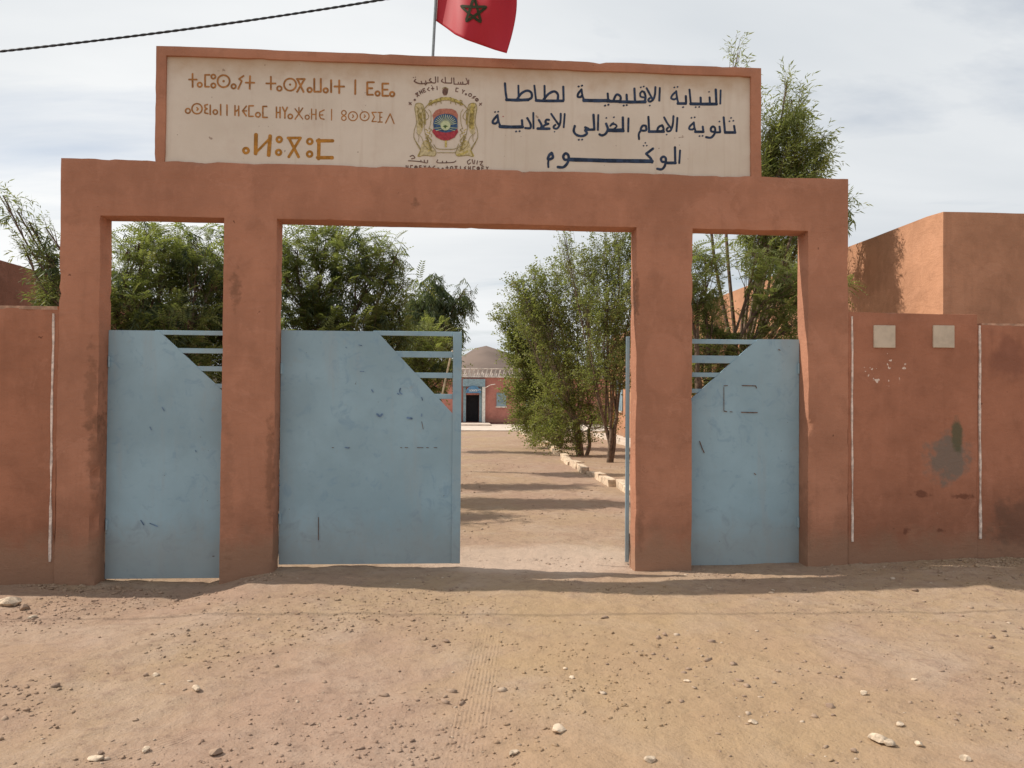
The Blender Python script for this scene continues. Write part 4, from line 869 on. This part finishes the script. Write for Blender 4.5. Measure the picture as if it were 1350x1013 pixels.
# ---------------------------------------------------------------- kerb of whitewashed stones
kb = empty('kerb', (2.83, 16, 0), 'broken whitewashed stone kerb edging the lane behind the gateway', 'kerb')
y = 1.2; k = 0
while y < 28.5:
    L = random.uniform(.45, 1.25); x = 2.80+.08*math.sin(y*.45)+random.uniform(-.045, .045); hh = random.uniform(.07, .17)
    if 13.2 < y < 13.9: y += L*.6; continue
    if y > 15: x += .06
    bm = bmesh.new(); bmesh.ops.create_cube(bm, size=1); bmesh.ops.subdivide_edges(bm, edges=bm.edges[:], cuts=1, use_grid_fill=True)
    an = random.uniform(-.08, .08); ti = random.uniform(-.06, .06)
    for v in bm.verts:
        p = v.co; s_ = 1-.13*((abs(p.x) > .4)+(abs(p.y) > .4)+(abs(p.z) > .4) > 1)
        q = Vector((p.x*.17*s_+random.uniform(-.009, .009), p.y*(L-.012)*(1-.3*(1-s_))+random.uniform(-.014, .014), p.z*(hh+.14)*s_+random.uniform(-.009, .009)))
        q = Matrix.Rotation(an, 3, 'Z')@Matrix.Rotation(ti, 3, 'X')@q; v.co = q+Vector((x, y+L/2, (hh-.14)/2))
    V = np.array([v.co[:] for v in bm.verts]); F = [[v.index for v in f.verts] for f in bm.faces]; bm.free()
    mesh('kerb_stone', V, F, M['kerb'], kb, True, 45); y += L; k += 1

# ---------------------------------------------------------------- stones
def rock(cx, cy, r, seed, flatn=.6, sub=2, mat=None, name='stone', parent=None, sink=.35):
    bm = bmesh.new(); bmesh.ops.create_icosphere(bm, subdivisions=sub, radius=1)
    P = np.array([v.co[:] for v in bm.verts]); P *= (1+.45*fbm(P*1.1+seed*3.7, 3, seed))[:, None]
    # facet a few sides
    rs_ = np.random.default_rng(seed)
    for _ in range(5):
        n = rs_.normal(size=3); n /= np.linalg.norm(n); d = P@n; c = .62; P -= np.outer(np.clip(d-c, 0, 9), n)*.9
    P *= [r*rs_.uniform(.9, 1.3), r*rs_.uniform(.7, 1.0), r*flatn]; a = rs_.uniform(0, 6.28); c, s = math.cos(a), math.sin(a); P = P@np.array([[c, s, 0], [-s, c, 0], [0, 0, 1]])
    z = float(ground_h([cx], [cy])[0]); P += [cx, cy, z+r*flatn*(1-sink)*.8]
    F = [[v.index for v in f.verts] for f in bm.faces]; bm.free()
    return P, F
big = [(12, 790, .085, 'largest pale stone lying in the dirt at the left edge below the wall'), (33, 797, .05, 'dark rough stone beside the largest pale stone at the left edge'), (43, 812, .028, 'small flat pale stone just right of the stones at the left edge'),
       (285, 994, .034, 'dark upright stone near the bottom edge beside the tyre tracks'), (192, 989, .024, 'flat pale stone close beside the tyre tracks'), (126, 1001, .030, 'rounded stone near the bottom left corner'), (132, 994, .016, 'small dark stone touching the rounded stone near the bottom left corner'),
       (259, 911, .030, 'grey angular stone in the dirt below the large gate leaf'), (206, 891, .024, 'grey stone in the pale crumbled patch at left'), (193, 892, .018, 'dark little stone in the pale crumbled patch at left'),
       (735, 963, .040, 'flat pale stone lying alone in the centre foreground'), (678, 992, .024, 'small rounded stone left below the lone central stone'), (754, 896, .022, 'pale stone in the yellow sand below the doorway'), (745, 884, .016, 'small pale stone just above the one in the yellow sand'), (856, 1005, .026, 'pale stone on the bottom edge right of centre'),
       (588, 846, .022, 'dark stone in the middle of the dirt below the doorway'), (571, 850, .018, 'rusty brown stone left of the dark stone below the doorway'), (1156, 978, .040, 'largest clod in the cluster of stones at lower right'), (1174, 984, .032, 'second clod in the cluster of stones at lower right'), (1210, 982, .026, 'flat pale stone right of the cluster at lower right'), (1186, 958, .024, 'flat stone above the cluster at lower right'),
       (1095, 932, .028, 'brown stone in the dirt below the rightmost gate leaf'), (1138, 917, .024, 'flat stone below the two cream tiles'), (992, 954, .024, 'flat pale stone low in the right half'), (1272, 1002, .028, 'stone near the bottom right corner'), (1125, 992, .020, 'dark flat stone left of the lower right cluster'), (1305, 856, .020, 'dark stone at the far right of the dirt'),
       (1020, 900, .018, 'dark slim stone in the dirt below the third pillar'), (1205, 898, .016, 'small pale stone lying right below the second cream tile'), (905, 901, .018, 'pale pebble standing right of the yellow sand')]
for k, (px, py, r, lab) in enumerate(big):
    q = gr(px, py); P, F = rock(q[0], q[1], r, 100+k, .55)
    root = mesh('stone', P, F, M['bigstone'] if k not in (1, 3, 6, 9, 15, 16, 21, 25, 26, 27) else M['stone'], None, True, 30); root.location = (0, 0, 0)
    # put the origin at the stone
    c = P.mean(0); root.data.transform(Matrix.Translation(-Vector(c))); root.location = c
    tag(root, lab, 'stone', 'stones lying in the dirt')
def scatter(name, n, region, rmin, rmax, power, mat, seed, flatn=(.35, .7)):
    rs_ = np.random.default_rng(seed); protos = []
    for k in range(8):
        bm = bmesh.new(); bmesh.ops.create_icosphere(bm, subdivisions=1, radius=1); P = np.array([v.co[:] for v in bm.verts]); P *= (1+.75*rs_.uniform(-.6, .6, len(P)))[:, None]
        protos.append(P); Fp = np.array([[v.index for v in f.verts] for f in bm.faces]); bm.free()
    x0, x1, y0, y1 = region; x = rs_.uniform(x0, x1, n*3); yv = y0+(y1-y0)*rs_.uniform(0, 1, n*3)
    dens = fbm(np.stack([x*1.3, yv*1.3, x*0], 1), 3, seed+5); keep = rs_.uniform(0, 1, n*3) < np.clip(.10+dens*2.2, .012, 1); x, yv = x[keep][:n], yv[keep][:n]; n = len(x)
    r = rmin*(rmax/rmin)**(rs_.uniform(0, 1, n)**power); z = ground_h(x, yv); pi_ = rs_.integers(0, 8, n); PV = np.array(protos)[pi_]
    S_ = np.stack([r*rs_.uniform(.8, 1.4, n), r*rs_.uniform(.6, 1, n), r*rs_.uniform(*flatn, n)], 1); PV = PV*S_[:, None, :]; a = rs_.uniform(0, 6.28, n); c, s = np.cos(a), np.sin(a)
    X_ = PV[:, :, 0]*c[:, None]-PV[:, :, 1]*s[:, None]; Y_ = PV[:, :, 0]*s[:, None]+PV[:, :, 1]*c[:, None]
    V = np.stack([X_+x[:, None], Y_+yv[:, None], PV[:, :, 2]+(z+r*.12)[:, None]], 2).reshape(-1, 3); F = (Fp[None]+(np.arange(n)*PV.shape[1])[:, None, None]).reshape(-1, 3)
    return tag(mesh(name, V, F, mat), kind='stuff')
scatter('gravel', 3400, (-5, 6, -5.2, -.1), .003, .017, 3.4, M['stone'], 5)
scatter('coarse_gravel', 800, (-5.5, 7, -3.6, .0), .006, .028, 3.0, M['stone'], 15)
scatter('dust_clods', 10500, (-4.5, 5.5, -5.0, .6), .003, .016, 2.2, M['ground'], 25, (.4, .8))
scatter('lane_gravel', 1500, (-1.5, 6, .4, 14), .006, .025, 2.5, M['stone'], 35)
scatter('wall_foot_rubble', 500, (3.3, 7, -.35, -.02), .006, .03, 2.2, M['ground'], 45)
scatter('wall_foot_rubble', 420, (-6, -1.6, -.35, -.02), .006, .03, 2.2, M['ground'], 55)

# ---------------------------------------------------------------- trees
def frond_proto(kind, rs_):
    """one compound leaf along +x; returns verts, triangles-as-quads"""
    V, F = [], []
    def quad(a, b, w, droop=0, up=(0, 0, 1)):
        a, b = np.array(a, float), np.array(b, float); d = b-a; s = np.cross(d, up); s /= np.linalg.norm(s)+1e-9; m = a+d*.45; n = len(V)
        V.extend([a, m+s*w/2, b, m-s*w/2]); F.append([n, n+1, n+2, n+3])
    if kind == 'feather':
        L = .20; n = 8
        for k in range(n):
            u = (k+1)/n; x = L*u; z = -.10*u*u
            for sg in (-1, 1):
                l = .055*(1-.45*abs(u-.45)*1.6); a = rs_.uniform(.85, 1.15); quad((x, 0, z), (x+l*.55*a, sg*l, z-l*.35+rs_.uniform(-.008, .008)), .0145)
        quad((0, 0, 0), (L, 0, -.10), .007)
    elif kind == 'droop':
        L = .22; n = 11
        for k in range(n):
            u = k/n; x = L*.45*u; z = -L*.75*u
            a = k*2.4; quad((x, 0, z), (x+.04*math.cos(a), .05*math.sin(a), z-.085), .017, up=(math.sin(a), -math.cos(a), .3))
    elif kind == 'narrow':
        L = .22; n = 9
        for k in range(n):
            u = (k+.5)/n; x = L*u; a = k*2.4; quad((x, 0, 0), (x+.05, .05*math.cos(a), .03*math.sin(a)-.02), .012, up=(0, math.sin(a), math.cos(a)))
    else:    # small oval leaves
        L = .20; n = 9
        for k in range(n):
            u = (k+.5)/n; x = L*u; a = k*2.4+rs_.uniform(-.4, .4); l = rs_.uniform(.03, .045); quad((x, 0, 0), (x+l*.5, l*math.cos(a), l*.7*math.sin(a)), l*.62, up=(.2, math.sin(a), math.cos(a)))
    return np.array(V), np.array(F)
def rotmats(d, roll):
    d = d/np.linalg.norm(d, axis=1)[:, None]; up = np.tile([0., 0, 1], (len(d), 1)); s = np.cross(up, d); s /= np.linalg.norm(s, axis=1)[:, None]+1e-6; u = np.cross(d, s)
    c, sn = np.cos(roll)[:, None], np.sin(roll)[:, None]; s2 = s*c+u*sn; u2 = u*c-s*sn
    return np.stack([d, s2, u2], 2)
def tree(label, base, clumps, kind='feather', leafmat_='leaf', n=1200, seed=1, scale=1.0, droopmat=None, trunk_r=.05, bark='bark', fork=.9, nstem=1, pods=0, name='broadleaf_tree', cat='tree', group=None, jag=1.0, lean=(0, 0)):
    """clumps: (px, py, Y, r_px[, squash]) sightings turned into real balls of twigs at distance Y"""
    rs_ = np.random.default_rng(seed); bz = float(ground_h([base[0]], [base[1]])[0]); B0 = np.array([base[0], base[1], bz])
    rt = empty(name, B0, label, cat, group); wood = MB(); C = []
    for c in clumps:
        q = at(c[0], c[1], c[2]); dist = (q-CAM)@FW; r = c[3]*dist/FPX; C.append((q, r, c[4] if len(c) > 4 else 1.0))
    stems = []
    for k in range(nstem):
        o = np.array([rs_.uniform(-.12, .12), rs_.uniform(-.1, .1), 0])*(nstem > 1); f = B0+o*3+np.array([lean[0]*(k+1)/nstem+rs_.uniform(-.25, .25)*(nstem > 1), lean[1], fork*rs_.uniform(.85, 1.15)])
        p = catmull(np.array([B0+o-[0, 0, .08], B0+o+(f-B0-o)*.35+rs_.normal(size=3)*.03, B0+o+(f-B0-o)*.7+rs_.normal(size=3)*.03, f]), 4)
        wood.tube(p, np.linspace(trunk_r*1.15, trunk_r*.8, len(p)), 7); stems.append(f)
    tot = sum(r*r for _, r, _ in C); pos, dirs, dd = [], [], []
    for (q, r, sq) in C:
        f = min(stems, key=lambda s: np.linalg.norm((s-q)[:2])); m = (f+q)/2+np.array([0, 0, .12*np.linalg.norm(q-f)])*(1 if q[2] > f[2] else -1)*rs_.uniform(-.5, 1)+rs_.normal(size=3)*.08*np.linalg.norm(q-f)
        limb = catmull(np.array([f, m, q]), 8); wood.tube(limb, np.linspace(trunk_r*.55, .008, len(limb)), 5)
        nt_ = max(5, int(26*r/.4)); k_n = max(4, int(n*r*r/tot/nt_))
        for t in range(nt_):
            v = rs_.normal(size=3); v /= np.linalg.norm(v); v[2] = v[2]*.9+.12; rr = r*rs_.uniform(.45, 1.12)**.7*(1+.35*jag*(rs_.uniform()**3)); e = q+v*np.array([1, 1, sq])*rr
            s0 = limb[rs_.integers(len(limb)//2, len(limb))]; md = (s0+e)/2+rs_.normal(size=3)*.12*r; tw = catmull(np.array([s0, md, e]), 6); wood.tube(tw, np.linspace(.007, .0022, len(tw)), 3, False)
            ti_ = rs_.uniform(.35, 1, k_n)**.8*(len(tw)-1); i0 = np.clip(ti_.astype(int), 0, len(tw)-2); pt = tw[i0]+(tw[i0+1]-tw[i0])*(ti_-i0)[:, None]; tg = tw[i0+1]-tw[i0]; tg /= np.linalg.norm(tg, axis=1)[:, None]+1e-9
            dr = tg*.7+rs_.normal(size=(k_n, 3))*.62+[0, 0, .05]; pos.append(pt); dirs.append(dr); dd.append(np.full(k_n, rs_.uniform() if droopmat else 1.0))
    pos, dirs, dd = np.concatenate(pos), np.concatenate(dirs), np.concatenate(dd)
    def build(sel, kd, mat, nm, sc):
        p, d = pos[sel], dirs[sel].copy(); m = len(p)
        if m == 0: return
        if kd == 'droop': d[:, 2] *= .3; d[:, :2] += 1e-3
        protos = [frond_proto(kd, rs_) for _ in range(4)]; R = rotmats(d, rs_.uniform(-.6, .6, m)); s = (.55+.95*rs_.uniform(0, 1, m)**1.6)*sc*scale; which = rs_.integers(0, 4, m); Vs, Fs, off = [], [], 0
        for k, (pv, pf) in enumerate(protos):
            w = np.where(which == k)[0]
            if not len(w): continue
            V = np.einsum('nij,vj->nvi', R[w], pv)*s[w][:, None, None]+p[w][:, None, :]; Vs.append(V.reshape(-1, 3)); Fs.append((pf[None]+(np.arange(len(w))*len(pv))[:, None, None]).reshape(-1, 4)+off); off += len(w)*len(pv)
        mesh(nm, np.concatenate(Vs), np.concatenate(Fs), M[mat], rt)
    if droopmat: build(dd < .16, 'droop', droopmat, 'hanging_leaves', 1.0); build(dd >= .16, kind, leafmat_, 'crown', 1.0)
    else: build(dd > -1, kind, leafmat_, 'crown', 1.0)
    if pods:
        pb_ = MB(); pv = []
        for _ in range(pods):
            i = rs_.integers(len(pos)); c = pos[i]
            for k in range(rs_.integers(5, 12)):
                a = rs_.uniform(0, 6.28); l = rs_.uniform(.09, .16); o = np.array([math.cos(a), math.sin(a), 0])*.02; w = np.array([-math.sin(a), math.cos(a), 0])*.009; e = c+o*2.2-[0, 0, l]
                pb_.add([c+o-w*.4, c+o+w*.4, (c+e)/2+o+w, e, (c+e)/2+o-w], [(0, 1, 2, 3, 4)])
        pb_.make('seed_pods', M['pod'], rt)
    wood.make('trunk', M[bark], rt, True, 60)
    return rt
tree('dense feathery tree with brown pods filling the left opening behind the leftmost gate leaf', (-3.9, 3.2), [(100, 380, 3.0, 45), (165, 395, 2.6, 45), (185, 345, 3.0, 42), (215, 330, 3.2, 34), (170, 440, 2.8, 45), (225, 425, 2.9, 45), (150, 480, 3, 40), (240, 480, 3, 45), (262, 335, 3.4, 34), (205, 372, 3.6, 48), (190, 310, 3.2, 22)], 'feather', 'leaf2', 3400, 11, pods=30, droopmat='leafdark', trunk_r=.07)
tree('tree with dark hanging leaf bunches behind the second pillar', (-2.5, 3.9), [(285, 355, 3.8, 38), (260, 400, 3.6, 45), (300, 400, 3.8, 45), (330, 350, 4.0, 45), (290, 450, 3.8, 45), (255, 320, 4.0, 24), (290, 320, 4.0, 26), (320, 440, 4, 45), (270, 500, 3.8, 40), (235, 315, 3.9, 20)], 'feather', 'leaf', 2900, 12, droopmat='leafdark', pods=24, trunk_r=.06)
tree('loose arching branches with dark hanging leaves over the left wall beside the gateway', (-4.15, 1.9), [(66, 395, 1.9, 17), (48, 330, 1.9, 17, .7), (66, 352, 1.9, 18), (70, 376, 1.9, 16), (30, 322, 1.9, 9, .8), (4, 258, 1.9, 7, .6), (22, 278, 1.9, 9, 1.1), (38, 292, 1.9, 9, 1.3), (90, 350, 2, 24), (60, 300, 1.9, 8)], 'narrow', 'leaf2', 640, 13, droopmat='leafdark', trunk_r=.025, jag=1.4, scale=.9, fork=2.5)
tree('airy grey-green tree seen over the large gate leaf, left of the lane', (-2.3, 5.2), [(392, 330, 5, 34), (430, 320, 5.2, 36), (470, 335, 5.2, 40), (505, 345, 5.2, 30), (400, 385, 5, 42), (445, 385, 5.2, 48), (500, 395, 5.2, 42), (430, 430, 5, 45), (480, 440, 5.2, 45), (525, 330, 5.2, 17, 1.6), (532, 375, 5.2, 20, 1.5), (380, 430, 5, 40), (530, 430, 5.3, 30), (450, 305, 5.2, 22), (360, 350, 5, 34)], 'feather', 'leaf2', 3900, 14, droopmat='leafdark', pods=14, trunk_r=.07, lean=(.2, 0), scale=1.1)
tree('olive-green bushy tree seen through the rails of the large gate leaf', (-1.15, 7.4), [(545, 440, 7.2, 34), (560, 470, 7.2, 36), (520, 470, 7, 36), (580, 500, 7.2, 26), (540, 510, 7.2, 34), (500, 500, 7, 34), (588, 470, 7.2, 20), (575, 440, 7.5, 24)], 'feather', 'leaf3', 1500, 15, trunk_r=.05, droopmat='leafdark', scale=1.1)
tree('small tree with dark drooping tufts left of the lane beyond the gate', (-1.3, 10), [(572, 385, 9.6, 24), (558, 412, 9.6, 26), (590, 405, 9.6, 20), (612, 384, 9.6, 15, 1.1), (578, 430, 9.6, 24), (600, 438, 9.8, 18), (616, 400, 9.6, 12, 1.5), (555, 395, 9.8, 20), (575, 368, 9.6, 12)], 'droop', 'leafdark', 1150, 16, trunk_r=.05, fork=1.6, scale=1.25, droopmat='leaf')
tree('slim tree far down the left side of the lane', (-1.7, 16), [(560, 440, 16, 30), (575, 470, 16, 30), (545, 480, 16, 30), (590, 450, 16, 22), (565, 510, 16, 28), (598, 480, 16, 14)], 'oval', 'leaf3', 1100, 17, trunk_r=.06, fork=1.2, scale=1.6)
tree('tall bushy tree right of the lane, next to the open gate leaf', (3.82, 12.0), [(800, 335, 12, 38), (840, 370, 12, 45), (800, 395, 11.6, 44), (835, 430, 12, 45), (800, 450, 11.6, 40), (825, 485, 11.8, 34), (785, 490, 12, 28), (850, 320, 12, 40), (770, 350, 12.2, 30), (812, 312, 12, 22), (745, 315, 12.2, 14, 1.0)], 'oval', 'leaf2', 5000, 18, trunk_r=.055, bark='bark', fork=1.0, nstem=3, scale=1.25, lean=(.1, 0))
tree('many-stemmed leafy tree in the middle of the right-hand row', (3.45, 14.5), [(748, 350, 14.4, 26), (720, 372, 14.4, 26), (760, 385, 14.4, 36), (735, 410, 14.2, 40), (775, 430, 14.4, 40), (700, 365, 14.2, 16), (735, 455, 14.2, 42), (770, 480, 14.4, 40), (745, 505, 14.2, 38), (775, 530, 14.4, 34), (750, 555, 14.2, 30), (722, 545, 14.4, 26), (735, 578, 14.2, 20), (765, 570, 14.4, 20), (712, 575, 14.6, 16), (800, 560, 13.2, 18), (690, 385, 14.2, 20), (680, 372, 14.2, 10), (715, 395, 14.3, 30), (792, 545, 14.4, 22), (690, 395, 14.3, 22), (700, 420, 14.3, 28), (752, 585, 14.2, 16)], 'oval', 'leaf3', 6000, 19, trunk_r=.05, bark='palebark', fork=.9, nstem=4, scale=1.4)
tree('light green tree reaching over the lane in the right-hand row', (3.25, 17.6), [(700, 412, 17.4, 28), (672, 416, 17.4, 17), (690, 440, 17.4, 28), (715, 445, 17.4, 34), (705, 475, 17.4, 36), (690, 500, 17.4, 26), (722, 500, 17.2, 36), (705, 530, 17.4, 26), (725, 545, 17.4, 28), (740, 570, 17.4, 18), (655, 415, 17.4, 9), (682, 470, 17.4, 22), (672, 440, 17.4, 16), (680, 520, 17.6, 18), (690, 555, 17.6, 18), (706, 572, 17.4, 16)], 'oval', 'leaf3', 5200, 20, trunk_r=.05, bark='palebark', fork=1.0, nstem=3, scale=1.6)
tree('small dark round bush beside the kerb at the far end of the lane', (3.35, 21.5), [(700, 530, 21.5, 20), (712, 548, 21.5, 20), (700, 560, 21.5, 18), (715, 568, 21.5, 16), (690, 545, 21.0, 16), (728, 560, 21, 18), (690, 512, 21.5, 14)], 'oval', 'leaf', 1000, 21, trunk_r=.04, fork=.35, nstem=2, scale=1.5, name='round_bush', cat='bush')
tree('tall narrow tree rising above the right end of the gateway', (4.35, 4.6), [(1040, 200, 4.4, 34), (1065, 208, 4.6, 26), (1018, 215, 4.4, 34), (1040, 165, 4.5, 28), (1044, 132, 4.4, 20, 1.2), (1038, 106, 4.4, 9, 1.7), (1078, 185, 4.4, 15), (1062, 235, 4.4, 34), (1015, 175, 4.4, 26), (1030, 260, 4.5, 38), (1085, 262, 4.2, 18), (1108, 270, 4.0, 18, .8), (1020, 330, 4.6, 32), (1060, 320, 4.9, 40), (975, 130, 4.6, 22), (973, 70, 4.4, 11, 2.2), (1000, 300, 4.6, 26)], 'narrow', 'leaf3', 4300, 22, trunk_r=.065, fork=1.7, scale=1.15, jag=1.1, droopmat='leaf')
tree('spreading tree with dark forked trunk filling the right opening', (3.5, 3.2), [(930, 335, 3.2, 26), (925, 385, 3.1, 28), (940, 415, 3.2, 26), (1000, 335, 3.3, 24), (1045, 360, 3.2, 26), (1030, 395, 3.2, 30), (1050, 425, 3.2, 32), (1010, 425, 3.2, 22), (890, 370, 3.2, 40), (930, 460, 3.3, 32), (960, 440, 3.3, 18), (1085, 380, 3.3, 40), (930, 500, 3.3, 26), (990, 470, 3.3, 26)], 'feather', 'leaf2', 2700, 23, trunk_r=.06, fork=1.9, nstem=2, droopmat='leaf', scale=.95)

for o in COL.objects:
    if o.name.split('.')[0] in ('small_inscriptions', 'seed_pods', 'gold_lions', 'emblem_outlines', 'sun_rays', 'scuff_marks', 'weld_line', 'dashed_outline', 'hanging_leaves', 'crown', 'lettering', 'coat_of_arms') and o.type == 'MESH' and not (o.name.startswith('crown') and o.parent and 'sign' in o.parent.name): o['kind'] = 'stuff'
